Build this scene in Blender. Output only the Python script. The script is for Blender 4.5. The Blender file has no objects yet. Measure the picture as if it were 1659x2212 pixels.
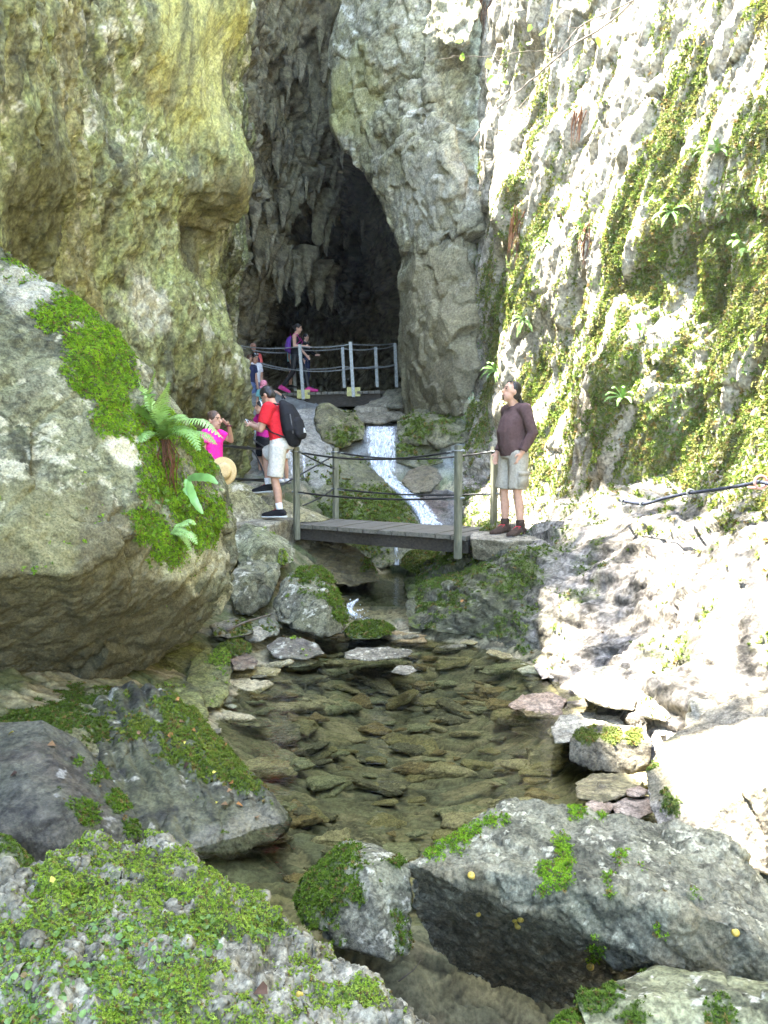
import bpy, bmesh, math, random
import numpy as np
from mathutils import Vector, Matrix

# ------------------------------------------------------------------ camera, sky, sun, exposure
sc = bpy.context.scene
COL = sc.collection
EYE = np.array([0.0, 0.0, 1.9])
PITCH = math.radians(4.0)
FOC = 1728.0                      # focal length in units of the 1659 x 2212 layout grid
cam_data = bpy.data.cameras.new('camera')
cam = bpy.data.objects.new('camera', cam_data); COL.objects.link(cam)
cam.location = EYE; cam.rotation_euler = (math.radians(90) - PITCH, 0, 0)
cam_data.sensor_fit = 'VERTICAL'; cam_data.sensor_height = 24.0; cam_data.lens = 24.0 * FOC / 2212.0
cam_data.clip_start = 0.05; cam_data.clip_end = 500
sc.camera = cam

SUN = Vector((-0.35, 0.06, 0.93)).normalized()
w = bpy.data.worlds.new('World'); sc.world = w; w.use_nodes = True
nt = w.node_tree; nt.nodes.clear()
sky = nt.nodes.new('ShaderNodeTexSky'); sky.sky_type = 'NISHITA'; sky.sun_disc = False
sky.sun_elevation = math.asin(SUN.z); sky.sun_rotation = math.atan2(SUN.x, SUN.y) % (2 * math.pi)
bg = nt.nodes.new('ShaderNodeBackground'); bg.inputs['Strength'].default_value = 0.12
wo = nt.nodes.new('ShaderNodeOutputWorld')
nt.links.new(sky.outputs[0], bg.inputs[0]); nt.links.new(bg.outputs[0], wo.inputs[0])
sl = bpy.data.lights.new('sun', 'SUN'); sl.energy = 3.6; sl.angle = math.radians(0.55); sl.color = (1.0, 0.95, 0.87)
so = bpy.data.objects.new('sun', sl); COL.objects.link(so); so.rotation_euler = SUN.to_track_quat('Z', 'Y').to_euler()
sc.view_settings.view_transform = 'Standard'; sc.view_settings.look = 'None'
sc.view_settings.gamma = 1.0; sc.view_settings.exposure = 4.75
sc.cycles.max_bounces = 8; sc.cycles.diffuse_bounces = 7; sc.cycles.transparent_max_bounces = 16
sc.cycles.glossy_bounces = 3; sc.cycles.caustics_reflective = False; sc.cycles.caustics_refractive = False
sc.cycles.sample_clamp_indirect = 6.0

# ------------------------------------------------------------------ numeric helpers
CP, SP = math.cos(PITCH), math.sin(PITCH)
def P(U, V, D):
    """world point on the sight line of layout point (U, V) at forward distance D"""
    a = (U - 829.5) / FOC; b = -(V - 1106.0) / FOC
    d = np.array([a, CP + b * SP, -SP + b * CP])
    return EYE + d * (D / d[1])
def PZ(U, V, z):
    a = (U - 829.5) / FOC; b = -(V - 1106.0) / FOC
    d = np.array([a, CP + b * SP, -SP + b * CP])
    return EYE + d * ((z - EYE[2]) / d[2])
def W(x, y, z): return np.array([x, y, z], float)
def project(X):
    X = np.asarray(X, float) - EYE
    f = X[..., 1] * CP - X[..., 2] * SP; u = X[..., 1] * SP + X[..., 2] * CP
    f2 = np.where(f > 0.05, f, 0.05)
    return 829.5 + X[..., 0] / f2 * FOC, 1106 - u / f2 * FOC, f
def pt(p): return P(*p) if not isinstance(p, np.ndarray) else p

_r = np.random.RandomState(5)
_perm = np.concatenate([_r.permutation(256)] * 2).astype(np.int32)
_g = _r.normal(size=(256, 3)); _g /= np.linalg.norm(_g, axis=1)[:, None]; _g = _g.astype(np.float32)
from concurrent.futures import ThreadPoolExecutor
_pool = ThreadPoolExecutor(4)
def chunked(fn, p, *a, size=12000):
    n = len(p)
    if n <= size: return fn(p, *a)
    r = list(_pool.map(lambda i: fn(p[i:i + size], *a), range(0, n, size)))
    return tuple(np.concatenate(q) for q in zip(*r)) if isinstance(r[0], tuple) else np.concatenate(r)
def noise(p, seed=0): return chunked(_noise, np.asarray(p, np.float32), seed)
def _noise(p, seed=0):
    p = np.asarray(p, np.float32) + np.float32(seed * 17.31)
    i = np.floor(p).astype(np.int32); f = p - i; i &= 255
    u = f * f * f * (f * (f * 6 - 15) + 10)
    X0, Y0, Z0 = i[:, 0], i[:, 1], i[:, 2]
    out = 0
    for dx in (0, 1):
        wx = u[:, 0] if dx else 1 - u[:, 0]
        a = _perm[(X0 + dx) & 255]
        for dy in (0, 1):
            wy = u[:, 1] if dy else 1 - u[:, 1]
            b = _perm[(a + Y0 + dy) & 255]
            for dz in (0, 1):
                wz = u[:, 2] if dz else 1 - u[:, 2]
                g = _g[_perm[(b + Z0 + dz) & 255]]
                dot = g[:, 0] * (f[:, 0] - dx) + g[:, 1] * (f[:, 1] - dy) + g[:, 2] * (f[:, 2] - dz)
                out = out + wx * wy * wz * dot
    return out * 1.6
def fbm(p, octv=4, gain=0.5, seed=0, mode=None):
    p = np.asarray(p, np.float32); s = 0; a = 1.0; tot = 0
    for k in range(octv):
        n = noise(p * (2.03 ** k), seed + k)
        if mode == 'billow': n = np.abs(n) * 2 - 0.55
        elif mode == 'ridge': n = 0.55 - np.abs(n) * 2
        s = s + a * n; tot += a; a *= gain
    return s / tot
def worley(p, seed=0): return chunked(_worley, np.asarray(p, np.float32), seed)
def _worley(p, seed=0):
    """F1, F2, random id in 0..1 of the nearest cell, and vector to it"""
    p = np.asarray(p, np.float32); i = np.floor(p).astype(np.int32)
    n = len(p); f1 = np.full(n, 9., np.float32); f2 = f1.copy(); cid = np.zeros(n, np.int32); vec = np.zeros((n, 3), np.float32)
    for dx in (-1, 0, 1):
        for dy in (-1, 0, 1):
            for dz in (-1, 0, 1):
                c = i + np.array([dx, dy, dz])
                h = _perm[(_perm[(_perm[(c[:, 0] + seed * 7) & 255] + c[:, 1]) & 255] + c[:, 2]) & 255]
                q = c + 0.5 + _g[h] * 0.45
                v = p - q; d = np.sqrt((v * v).sum(1))
                m = d < f1
                f2 = np.where(m, f1, np.minimum(f2, d)); cid = np.where(m, h, cid); vec[m] = v[m]; f1 = np.where(m, d, f1)
    return f1, f2, cid, vec
def facets(p, seed=0):
    """broken-stone relief: every cell is a tilted plane"""
    f1, f2, cid, vec = worley(p, seed)
    t = _g[(cid * 37 + 11) & 255]
    return (vec * t).sum(1) * 0.9 + (cid % 16) / 16.0 * 0.5 - 0.25 - 0.22 * np.exp(-((f2 - f1) / 0.05) ** 2)
def sstep(a, b, x): t = np.clip((x - a) / (b - a), 0, 1); return t * t * (3 - 2 * t)
def mix(a, b, t): t = np.asarray(t)[:, None]; return np.asarray(a) * (1 - t) + np.asarray(b) * t
def spot(v, N, s):
    """soft round patch on the side of a surface that faces the stream, centred on a sight line"""
    U, V, f = project(v); face = ((EYE - v) * N).sum(1) > 0
    a = s[3] if len(s) > 3 else 1.0; k = s[4] if len(s) > 4 else 1.0
    return a * np.exp(-((U - s[0]) ** 2 + ((V - s[1]) / k) ** 2) / s[2] ** 2) * face
def gauss(Pv, c, r): return np.exp(-(((Pv - pt(c)) ** 2).sum(1)) / (r * r))

# ------------------------------------------------------------------ meshes and tags
def np_mesh(name, verts, faces, tint=None, smooth=True):
    """faces: (n,3) or (n,4) int array, or list of such arrays"""
    if isinstance(faces, np.ndarray): faces = [faces]
    me = bpy.data.meshes.new(name)
    nv = len(verts); me.vertices.add(nv); me.vertices.foreach_set('co', np.asarray(verts, np.float32).ravel())
    idx = np.concatenate([f.ravel() for f in faces]).astype(np.int32)
    tot = np.concatenate([np.full(len(f), f.shape[1], np.int32) for f in faces])
    st = np.concatenate([[0], np.cumsum(tot)[:-1]]).astype(np.int32)
    me.loops.add(len(idx)); me.loops.foreach_set('vertex_index', idx)
    me.polygons.add(len(tot)); me.polygons.foreach_set('loop_start', st); me.polygons.foreach_set('loop_total', tot)
    me.polygons.foreach_set('use_smooth', np.full(len(tot), smooth))
    me.update(calc_edges=True)
    if tint is not None: set_tint(me, tint)
    return me
def set_tint(me, tint):
    a = me.attributes.new('tint', 'FLOAT_COLOR', 'POINT')
    t = np.ones((len(me.vertices), 4), np.float32); t[:, :3] = np.clip(tint, 0.004, 1)
    a.data.foreach_set('color', t.ravel())
def link(name, me, mat, parent=None, kind=None, label=None, cat=None, group=None):
    o = bpy.data.objects.new(name, me); COL.objects.link(o)
    if mat is not None and me is not None and len(me.materials) == 0: me.materials.append(mat)
    if parent is not None: o.parent = parent; o.matrix_parent_inverse = Matrix.Translation(-parent.location) if False else parent.matrix_basis.inverted()
    return tag(o, label, cat, group, kind)
def tag(o, label=None, cat=None, group=None, kind=None):
    if label: o['label'] = label
    if cat: o['category'] = cat
    if group: o['group'] = group
    if kind: o['kind'] = kind
    return o
def empty(name, loc, label=None, cat=None, group=None):
    o = bpy.data.objects.new(name, None); COL.objects.link(o); o.location = loc; o.empty_display_size = 0.1
    return tag(o, label, cat, group)
def arrays(me):
    n = len(me.vertices); v = np.empty(n * 3, np.float32); me.vertices.foreach_get('co', v)
    nn = np.empty(n * 3, np.float32); me.vertex_normals.foreach_get('vector', nn)
    return v.reshape(-1, 3), nn.reshape(-1, 3)
def setco(me, v): me.vertices.foreach_set('co', np.asarray(v, np.float32).ravel()); me.update()
def evald(ob):
    dg = bpy.context.evaluated_depsgraph_get(); dg.update()
    me = bpy.data.meshes.new_from_object(ob.evaluated_get(dg)); return me
def remesh(bm, vox, smooth=2, name='body'):
    me = bpy.data.meshes.new(name); bm.to_mesh(me); bm.free()
    ob = bpy.data.objects.new('temporary', me); COL.objects.link(ob)
    m = ob.modifiers.new('r', 'REMESH'); m.mode = 'VOXEL'; m.voxel_size = vox; m.use_smooth_shade = True
    if smooth:
        s = ob.modifiers.new('s', 'SMOOTH'); s.factor = 0.5; s.iterations = smooth
    out = evald(ob); bpy.data.objects.remove(ob); bpy.data.meshes.remove(me); out.name = name
    return out

# ------------------------------------------------------------------ materials
MAT = {}
def new_mat(name):
    m = bpy.data.materials.new(name); m.use_nodes = True; t = m.node_tree; t.nodes.clear()
    out = t.nodes.new('ShaderNodeOutputMaterial'); MAT[name] = m
    return m, t, out
def nd(t, typ, **kw):
    n = t.nodes.new(typ)
    for k, v in kw.items():
        if k in n.inputs: n.inputs[k].default_value = v
        else: setattr(n, k, v)
    return n
def tint_mat(name, rough=0.85, spec=0.35, scale=60, bump=0.25, contrast=0.45, bscale=None, dist=0.01, rough_var=0.0, transl=0.0, obj=True):
    """surface colour from the mesh's own 'tint' attribute, broken up by fine noise, with fine relief"""
    m, t, out = new_mat(name); L = t.links.new
    at = nd(t, 'ShaderNodeAttribute', attribute_name='tint')
    tc = nd(t, 'ShaderNodeTexCoord')
    n1 = nd(t, 'ShaderNodeTexNoise', Scale=scale, Detail=6.0, Roughness=0.65); L(tc.outputs['Object'], n1.inputs['Vector'])
    mr = nd(t, 'ShaderNodeMapRange'); L(n1.outputs[0], mr.inputs[0])
    mr.inputs[1].default_value = 0.3; mr.inputs[2].default_value = 0.7
    mr.inputs[3].default_value = 1 - contrast; mr.inputs[4].default_value = 1 + contrast
    mx = nd(t, 'ShaderNodeMix', data_type='RGBA', blend_type='MULTIPLY'); mx.inputs[0].default_value = 1.0
    L(at.outputs['Color'], mx.inputs[6]); L(mr.outputs[0], mx.inputs[7])
    b = nd(t, 'ShaderNodeBsdfPrincipled', Roughness=rough); b.inputs['Specular IOR Level'].default_value = spec
    L(mx.outputs[2], b.inputs['Base Color'])
    if rough_var:
        n3 = nd(t, 'ShaderNodeTexNoise', Scale=scale * 0.08, Detail=4.0); L(tc.outputs['Object'], n3.inputs['Vector'])
        m3 = nd(t, 'ShaderNodeMapRange'); L(n3.outputs[0], m3.inputs[0])
        m3.inputs[1].default_value = 0.35; m3.inputs[2].default_value = 0.65
        m3.inputs[3].default_value = rough - rough_var; m3.inputs[4].default_value = rough + rough_var; L(m3.outputs[0], b.inputs['Roughness'])
    if bump:
        n2 = nd(t, 'ShaderNodeTexNoise', Scale=bscale or scale * 0.7, Detail=8.0, Roughness=0.7); L(tc.outputs['Object'], n2.inputs['Vector'])
        bp = nd(t, 'ShaderNodeBump', Strength=bump, Distance=dist); L(n2.outputs[0], bp.inputs['Height']); L(bp.outputs[0], b.inputs['Normal'])
    if transl:
        tr = nd(t, 'ShaderNodeBsdfTranslucent'); L(mx.outputs[2], tr.inputs[0])
        ms = nd(t, 'ShaderNodeMixShader'); ms.inputs[0].default_value = transl
        L(b.outputs[0], ms.inputs[1]); L(tr.outputs[0], ms.inputs[2]); L(ms.outputs[0], out.inputs[0])
    else: L(b.outputs[0], out.inputs[0])
    return m
def plain_mat(name, col, rough=0.7, spec=0.3, scale=30, var=0.25, bump=0.1, metal=0.0, stretch=(1, 1, 1), dist=0.004, col2=None):
    m, t, out = new_mat(name); L = t.links.new
    tc = nd(t, 'ShaderNodeTexCoord'); mp = nd(t, 'ShaderNodeMapping'); mp.inputs['Scale'].default_value = stretch
    L(tc.outputs['Object'], mp.inputs[0])
    n1 = nd(t, 'ShaderNodeTexNoise', Scale=scale, Detail=5.0, Roughness=0.6); L(mp.outputs[0], n1.inputs['Vector'])
    cr = nd(t, 'ShaderNodeValToRGB'); L(n1.outputs[0], cr.inputs[0])
    c1 = [max(0, c * (1 - var)) for c in col]; c2 = col2 or [min(1, c * (1 + var)) for c in col]
    cr.color_ramp.elements[0].position = 0.32; cr.color_ramp.elements[1].position = 0.68
    cr.color_ramp.elements[0].color = (*c1, 1); cr.color_ramp.elements[1].color = (*c2, 1)
    b = nd(t, 'ShaderNodeBsdfPrincipled', Roughness=rough, Metallic=metal); b.inputs['Specular IOR Level'].default_value = spec
    L(cr.outputs[0], b.inputs['Base Color'])
    if bump:
        bp = nd(t, 'ShaderNodeBump', Strength=bump, Distance=dist); L(n1.outputs[0], bp.inputs['Height']); L(bp.outputs[0], b.inputs['Normal'])
    L(b.outputs[0], out.inputs[0]); return m
tint_mat('rock_dry', 0.88, 0.22, 75, 0.85, 0.6, dist=0.014)
tint_mat('rock_far', 0.9, 0.2, 32, 0.85, 0.5, dist=0.035)
tint_mat('rock_wet', 0.62, 0.28, 60, 0.7, 0.6, dist=0.012, rough_var=0.22)
tint_mat('bed', 0.8, 0.2, 45, 0.5, 0.45, dist=0.01)
tint_mat('moss', 0.8, 0.15, 90, 0, 0.25, transl=0.25)
tint_mat('leaf', 0.45, 0.4, 40, 0, 0.15, transl=0.35)
tint_mat('litter', 0.7, 0.2, 60, 0.2, 0.3, transl=0.1)

def water_mat(name, tint, ripple, scale, dist, stretch=(1, 1, 1)):
    m, t, out = new_mat(name); L = t.links.new
    tc = nd(t, 'ShaderNodeTexCoord'); mp = nd(t, 'ShaderNodeMapping'); mp.inputs['Scale'].default_value = stretch
    L(tc.outputs['Object'], mp.inputs[0])
    n = nd(t, 'ShaderNodeTexNoise', Scale=scale, Detail=2.0, Roughness=0.5); L(mp.outputs[0], n.inputs['Vector'])
    bp = nd(t, 'ShaderNodeBump', Strength=ripple, Distance=dist); L(n.outputs[0], bp.inputs['Height'])
    fr = nd(t, 'ShaderNodeFresnel', IOR=1.37); L(bp.outputs[0], fr.inputs['Normal'])
    tr = nd(t, 'ShaderNodeBsdfTransparent'); tr.inputs[0].default_value = (*tint, 1)
    gl = nd(t, 'ShaderNodeBsdfGlossy', Roughness=0.03); L(bp.outputs[0], gl.inputs['Normal'])
    ms = nd(t, 'ShaderNodeMixShader'); L(fr.outputs[0], ms.inputs[0]); L(tr.outputs[0], ms.inputs[1]); L(gl.outputs[0], ms.inputs[2])
    L(ms.outputs[0], out.inputs[0]); return m
water_mat('pool_water', (0.72, 0.74, 0.60), 0.26, 7, 0.03, (1, 2.6, 1))
def foam_mat(name, stretch, scale, lo, hi):
    m, t, out = new_mat(name); L = t.links.new
    at = nd(t, 'ShaderNodeAttribute', attribute_name='tint')
    tc = nd(t, 'ShaderNodeTexCoord'); mp = nd(t, 'ShaderNodeMapping'); mp.inputs['Scale'].default_value = stretch
    L(tc.outputs['Object'], mp.inputs[0])
    n = nd(t, 'ShaderNodeTexNoise', Scale=scale, Detail=5.0, Roughness=0.7); L(mp.outputs[0], n.inputs['Vector'])
    mr = nd(t, 'ShaderNodeMapRange'); L(n.outputs[0], mr.inputs[0]); mr.inputs[1].default_value = lo; mr.inputs[2].default_value = hi
    mu = nd(t, 'ShaderNodeMath', operation='MULTIPLY'); L(mr.outputs[0], mu.inputs[0]); L(at.outputs['Color'], mu.inputs[1])
    tr = nd(t, 'ShaderNodeBsdfTransparent')
    b = nd(t, 'ShaderNodeBsdfPrincipled', Roughness=0.35); b.inputs['Base Color'].default_value = (0.85, 0.88, 0.92, 1)
    tl = nd(t, 'ShaderNodeBsdfTranslucent'); tl.inputs[0].default_value = (0.85, 0.9, 0.95, 1)
    m2 = nd(t, 'ShaderNodeMixShader'); m2.inputs[0].default_value = 0.35; L(b.outputs[0], m2.inputs[1]); L(tl.outputs[0], m2.inputs[2])
    ms = nd(t, 'ShaderNodeMixShader'); L(mu.outputs[0], ms.inputs[0]); L(tr.outputs[0], ms.inputs[1]); L(m2.outputs[0], ms.inputs[2])
    L(ms.outputs[0], out.inputs[0]); return m
foam_mat('falling_water', (26, 26, 3.0), 1.0, 0.40, 0.64)
foam_mat('foam', (1, 1, 1), 22, 0.42, 0.62)

# ------------------------------------------------------------------ rock colour
def rock_tint(Pv, N, s, seed=0):
    Pv = np.asarray(Pv, np.float32)
    """albedo of a rock face: stone colour, algae film on the lit side, stains, lichen; some dabs also carry painted shade"""
    f = s.get('f', 1.0)
    n1 = fbm(Pv * 1.6 * f, 4, 0.6, seed + 3); n2 = fbm(Pv * 7 * f, 4, 0.6, seed + 9)
    c = mix(s['base'], s.get('alt', s['base']), sstep(-0.25, 0.3, n1 + 0.4 * n2)) * (1 + 0.55 * n2)[:, None]
    if 'film' in s:
        col, amt = s['film']; n = fbm(Pv * 2.3 * f, 4, 0.6, seed + 21)
        c = mix(c, np.array(col) * (1 + 0.4 * n2)[:, None], np.clip(amt * sstep(-0.35, 0.25, n + 0.25 * N[:, 2]), 0, 1))
    if 'streak' in s:
        col, amt = s['streak']; n = fbm(Pv * np.array([3.2, 3.2, 0.5]) * f, 4, 0.6, seed + 31)
        c = mix(c, col, amt * sstep(0.02, 0.25, n))
    if 'stain' in s:
        col, amt = s['stain']; n = fbm(Pv * 2.9 * f, 5, 0.65, seed + 41)
        c = mix(c, col, amt * sstep(0.05, 0.3, n))
    pit = fbm(Pv * 11 * f, 5, 0.65, seed + 35, 'billow'); c = c * (1 - 0.5 * sstep(0.0, -0.3, pit))[:, None]
    if 'lichen' in s:
        col, amt, fq = s['lichen']; n = fbm(Pv * fq, 4, 0.65, seed + 51) + 0.5 * fbm(Pv * fq * 0.25, 2, 0.5, seed + 55)
        c = mix(c, col, sstep(0.32 - 0.3 * amt, 0.42 - 0.3 * amt, n) * 0.85)
    for (q, r, col, amt) in s.get('paint', ()):
        n = fbm(Pv * (2.2 / r) * 0.8, 4, 0.6, seed + 61)
        c = mix(c, np.array(col) * (1 + 0.5 * n2)[:, None], amt * sstep(0.25, 0.55, gauss(Pv, q, r) + 0.45 * n))
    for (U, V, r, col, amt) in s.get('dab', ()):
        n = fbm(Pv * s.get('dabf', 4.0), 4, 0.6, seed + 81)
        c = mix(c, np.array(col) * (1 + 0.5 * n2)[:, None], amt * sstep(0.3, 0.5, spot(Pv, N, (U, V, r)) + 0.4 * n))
    c = c * (1 + 0.3 * fbm(Pv * 38 * s.get('sp', 1.0), 2, 0.7, seed + 87))[:, None]
    return c * np.array([1.05, 1.0, 0.86])

# ------------------------------------------------------------------ scattering of small leaves
def stamp(tv, tf, pos, X, Y, Z, s, tint):
    """copy a small template onto many places: rows of X, Y, Z are the axes there"""
    tv = np.asarray(tv, np.float32); n = len(pos); k = len(tv)
    s = np.asarray(s)[:, None, None] if np.ndim(s) else s
    v = (tv[None, :, 0:1] * X[:, None] + tv[None, :, 1:2] * Y[:, None] + tv[None, :, 2:3] * Z[:, None]) * s + pos[:, None]
    f = [(np.asarray(q, np.int32)[None] + (np.arange(n) * k)[:, None, None]).reshape(-1, len(q[0])) for q in tf]
    return v.reshape(-1, 3), f, np.repeat(tint, k, axis=0)
def frames(n, N, rng, up=0.0, jit=0.4):
    Z = N + rng.normal(size=(n, 3)) * jit; Z[:, 2] += up; Z /= np.linalg.norm(Z, axis=1)[:, None] + 1e-6
    A = rng.normal(size=(n, 3)); X = np.cross(A, Z); X /= np.linalg.norm(X, axis=1)[:, None] + 1e-6
    return X, np.cross(Z, X), Z
def sample(me, mask, n, rng):
    """n random places on a mesh, likelier where the per-vertex mask is high"""
    v, N = arrays(me); np_ = len(me.polygons)
    st = np.empty(np_, np.int32); me.polygons.foreach_get('loop_start', st)
    li = np.empty(len(me.loops), np.int32); me.loops.foreach_get('vertex_index', li)
    a, b, c = li[st], li[st + 1], li[st + 2]; tot = np.empty(np_, np.int32); me.polygons.foreach_get('loop_total', tot)
    d = np.where(tot == 4, li[np.minimum(st + 3, len(li) - 1)], c)
    area = np.linalg.norm(np.cross(v[b] - v[a], v[c] - v[a]), axis=1) + np.linalg.norm(np.cross(v[c] - v[a], v[d] - v[a]), axis=1)
    wgt = area * (mask[a] + mask[c]) * 0.5; tot_a = wgt.sum() * 0.5
    if tot_a <= 0: return None
    if n is None or n < 0: pass
    i = rng.choice(np_, n, p=wgt / wgt.sum())
    u, t = rng.rand(n, 1), rng.rand(n, 1)
    p = (v[a[i]] * (1 - u) + v[b[i]] * u) * (1 - t) + (v[d[i]] * (1 - u) + v[c[i]] * u) * t
    return p, N[a[i]], tot_a
def masked_area(me, mask):
    ar = np.empty(len(me.polygons), np.float32); me.polygons.foreach_get('area', ar)
    st = np.empty(len(me.polygons), np.int32); me.polygons.foreach_get('loop_start', st)
    li = np.empty(len(me.loops), np.int32); me.loops.foreach_get('vertex_index', li)
    return float((ar * mask[li[st]]).sum())
def tuft_template(k=7, seed=1):
    r = np.random.RandomState(seed); V = []; F = []
    for i in range(k):
        a = 2 * math.pi * i / k + r.rand(); t = 0.25 + 0.75 * r.rand(); h = 0.5 + 0.6 * r.rand(); wd = 0.13 + 0.06 * r.rand()
        dx, dy = math.cos(a), math.sin(a); b = len(V)
        V += [(-dy * wd * .6, dx * wd * .6, 0), (dy * wd * .6, -dx * wd * .6, 0), (dx * t * .5 + dy * wd, dy * t * .5 - dx * wd, h * .7), (dx * t * .5 - dy * wd, dy * t * .5 + dx * wd, h * .7), (dx * t, dy * t, h)]
        F.append(((b, b + 1, b + 2, b + 3), (b + 3, b + 2, b + 4)))
    return V, [[f[0] for f in F], [f[1] for f in F]]
TUFT = tuft_template()
def disc_template():
    V = [(0, 0, 0.12)]
    for i in range(7):
        a = 2 * math.pi * i / 7; rr = 0.5 * (0.9 + 0.16 * math.sin(3 * i)); V.append((rr * math.cos(a), rr * math.sin(a), 0.2 + 0.06 * math.sin(2 * i)))
    return V, [[(0, 1 + i, 1 + (i + 1) % 7) for i in range(7)]]
DISC = disc_template()
LEAF = ([(0, 0, 0), (.22, .3, .03), (0, .34, -.02), (-.22, .3, .03), (.16, .7, 0), (0, .7, -.04), (-.16, .7, 0), (0, 1, -.08)],
        [[(0, 1, 2), (0, 2, 3), (4, 7, 5), (5, 7, 6)], [(1, 4, 5, 2), (2, 5, 6, 3)]])
IVY = ([(0, 0, 0), (.28, -.08, .02), (.5, .3, .02), (.24, .38, .02), (0, .95, -.05), (-.24, .38, .02), (-.5, .3, .02), (-.28, -.08, .02), (0, .3, -.03)],
       [[(0, 1, 8), (1, 2, 8), (2, 3, 8), (3, 4, 8), (4, 5, 8), (5, 6, 8), (6, 7, 8), (7, 0, 8)]])
GREENS = [(0.2, 0.3, 0.03), (0.13, 0.22, 0.025), (0.26, 0.34, 0.05), (0.08, 0.14, 0.02)]
def moss_on(parent, me, mask, size, n_max=60000, seed=1, cols=GREENS, up=0.35, style='tuft', cover=2.2, name='moss', mat='moss', top=False, jit=0.45):
    rng = np.random.RandomState(seed); A = masked_area(me, mask)
    n = int(min(n_max, A / (size * size) * cover))
    if n < 5: return None
    p, N, _ = sample(me, mask, n, rng)
    p = p + N * rng.uniform(-0.25, 0.35, (n, 1)) * size
    g = fbm(p * (0.16 / size), 3, 0.6, seed); k = np.clip(0.5 + 1.1 * g + rng.normal(size=n) * 0.18, 0, 1)
    c = np.array(cols); x = k * (len(c) - 1); i0 = np.clip(x.astype(int), 0, len(c) - 2); tint = mix(c[i0].T.T * 1.0, c[i0 + 1], x - i0) * (0.8 + 0.4 * rng.rand(n, 1))
    X, Y, Z = frames(n, N, rng, up, jit)
    br = (rng.rand(n) < .10)[:, None]; tint = np.where(br, np.array([[.16, .11, .035]]) * (0.6 + .8 * rng.rand(n, 1)), tint)
    s = size * (0.55 + 0.9 * rng.rand(n) ** 1.5)
    if style == 'tuft': tv, tf = TUFT
    elif style == 'disc': tv, tf = DISC
    elif style == 'ivy':
        tv, tf = IVY; X, Y, Z = hang(N, n, rng)
    elif style == 'hang':
        tv, tf = LEAF; X, Y, Z = hang(N, n, rng, 0.5)
    else: tv, tf = LEAF
    v, f, t = stamp(tv, tf, p, X, Y, Z, s, tint)
    return link(name, np_mesh(name, v, f, t, False), MAT[mat], None if top else parent, kind='stuff')
def hang(N, n, rng, j=0.35):
    Y = np.tile(np.array([[0, 0, -1.0]]), (n, 1)) + N * 0.35 + rng.normal(size=(n, 3)) * j; Y /= np.linalg.norm(Y, axis=1)[:, None]
    X = np.cross(Y, N + rng.normal(size=(n, 3)) * 0.3); X /= np.linalg.norm(X, axis=1)[:, None] + 1e-6
    return X, Y, np.cross(X, Y)

# ------------------------------------------------------------------ rock builders
QUAL = 1.0
def pchip(A, t):
    """A (n, ...) control rows, t positions in 0..n-1: smooth interpolation without overshoot"""
    d = A[1:] - A[:-1]; m = np.zeros_like(A)
    s = d[:-1] * d[1:]; m[1:-1] = np.where(s > 0, 2 * s / np.where(np.abs(d[:-1] + d[1:]) < 1e-9, 1e-9, d[:-1] + d[1:]), 0)
    m[0], m[-1] = d[0], d[-1]
    i = np.clip(np.floor(t).astype(int), 0, len(A) - 2); f = (t - i).reshape(-1, *([1] * (A.ndim - 1)))
    return (2 * f ** 3 - 3 * f ** 2 + 1) * A[i] + (f ** 3 - 2 * f ** 2 + f) * m[i] + (-2 * f ** 3 + 3 * f ** 2) * A[i + 1] + (f ** 3 - f ** 2) * m[i + 1]
def steps(A, px):
    """sample positions along axis 0 so that neighbours lie about px picture pixels apart in view, coarser elsewhere"""
    U, V, f = project(A); seen = (U > -150) & (U < 1810) & (V > -150) & (V < 2360) & (f > 0.3)
    d = np.linalg.norm(A[1:] - A[:-1], axis=2) / np.maximum(np.linalg.norm(A[1:] - EYE, axis=2), 1.0) * 800
    s = seen[1:] | seen[:-1]; d = np.where(s, d, d * 0.12)
    k = np.maximum(2, np.percentile(d, 70, axis=1) / px).astype(int)
    return np.concatenate([i + np.arange(n) / n for i, n in enumerate(k)] + [[len(k)]])
def loft(net, px=1.35, flip=False):
    A = np.array([[pt(q) for q in c] for c in net], float)
    tc = steps(A, px / QUAL); tr = steps(A.transpose(1, 0, 2), px / QUAL)
    B = pchip(A, tc); B = pchip(B.transpose(1, 0, 2), tr)
    nr, nc = B.shape[:2]
    i = np.arange((nr - 1) * nc).reshape(nr - 1, nc)[:, :-1].ravel()
    f = np.stack([i, i + 1, i + nc + 1, i + nc], 1)
    if flip: f = f[:, ::-1]
    print('loft', nr, nc)
    return B.reshape(-1, 3), f.astype(np.int32)
def relief(name, v, f, layers, sculpt=()):
    """push a mesh along its own normals, coarse layers first; returns the mesh"""
    me = np_mesh(name, v, f)
    if sculpt:
        v, N = arrays(me); d = np.zeros(len(v))
        for (q, r, a) in sculpt: d += a * gauss(v, q, r)
        setco(me, v + N * d[:, None])
    for fn in layers:
        v, N = arrays(me); v0 = v.copy(); v = v + N * fn(v, N)[:, None]; setco(me, v)
    return me
def hull_bm(pts_list):
    bm = bmesh.new()
    for pts in pts_list:
        vs = [bm.verts.new(pt(q)) for q in pts]
        r = bmesh.ops.convex_hull(bm, input=vs)
        kill = [g for g in r['geom_interior'] + r['geom_unused'] if isinstance(g, bmesh.types.BMVert)]
        bmesh.ops.delete(bm, geom=list(set(kill)), context='VERTS')
    bmesh.ops.recalc_face_normals(bm, faces=bm.faces)
    return bm
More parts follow.
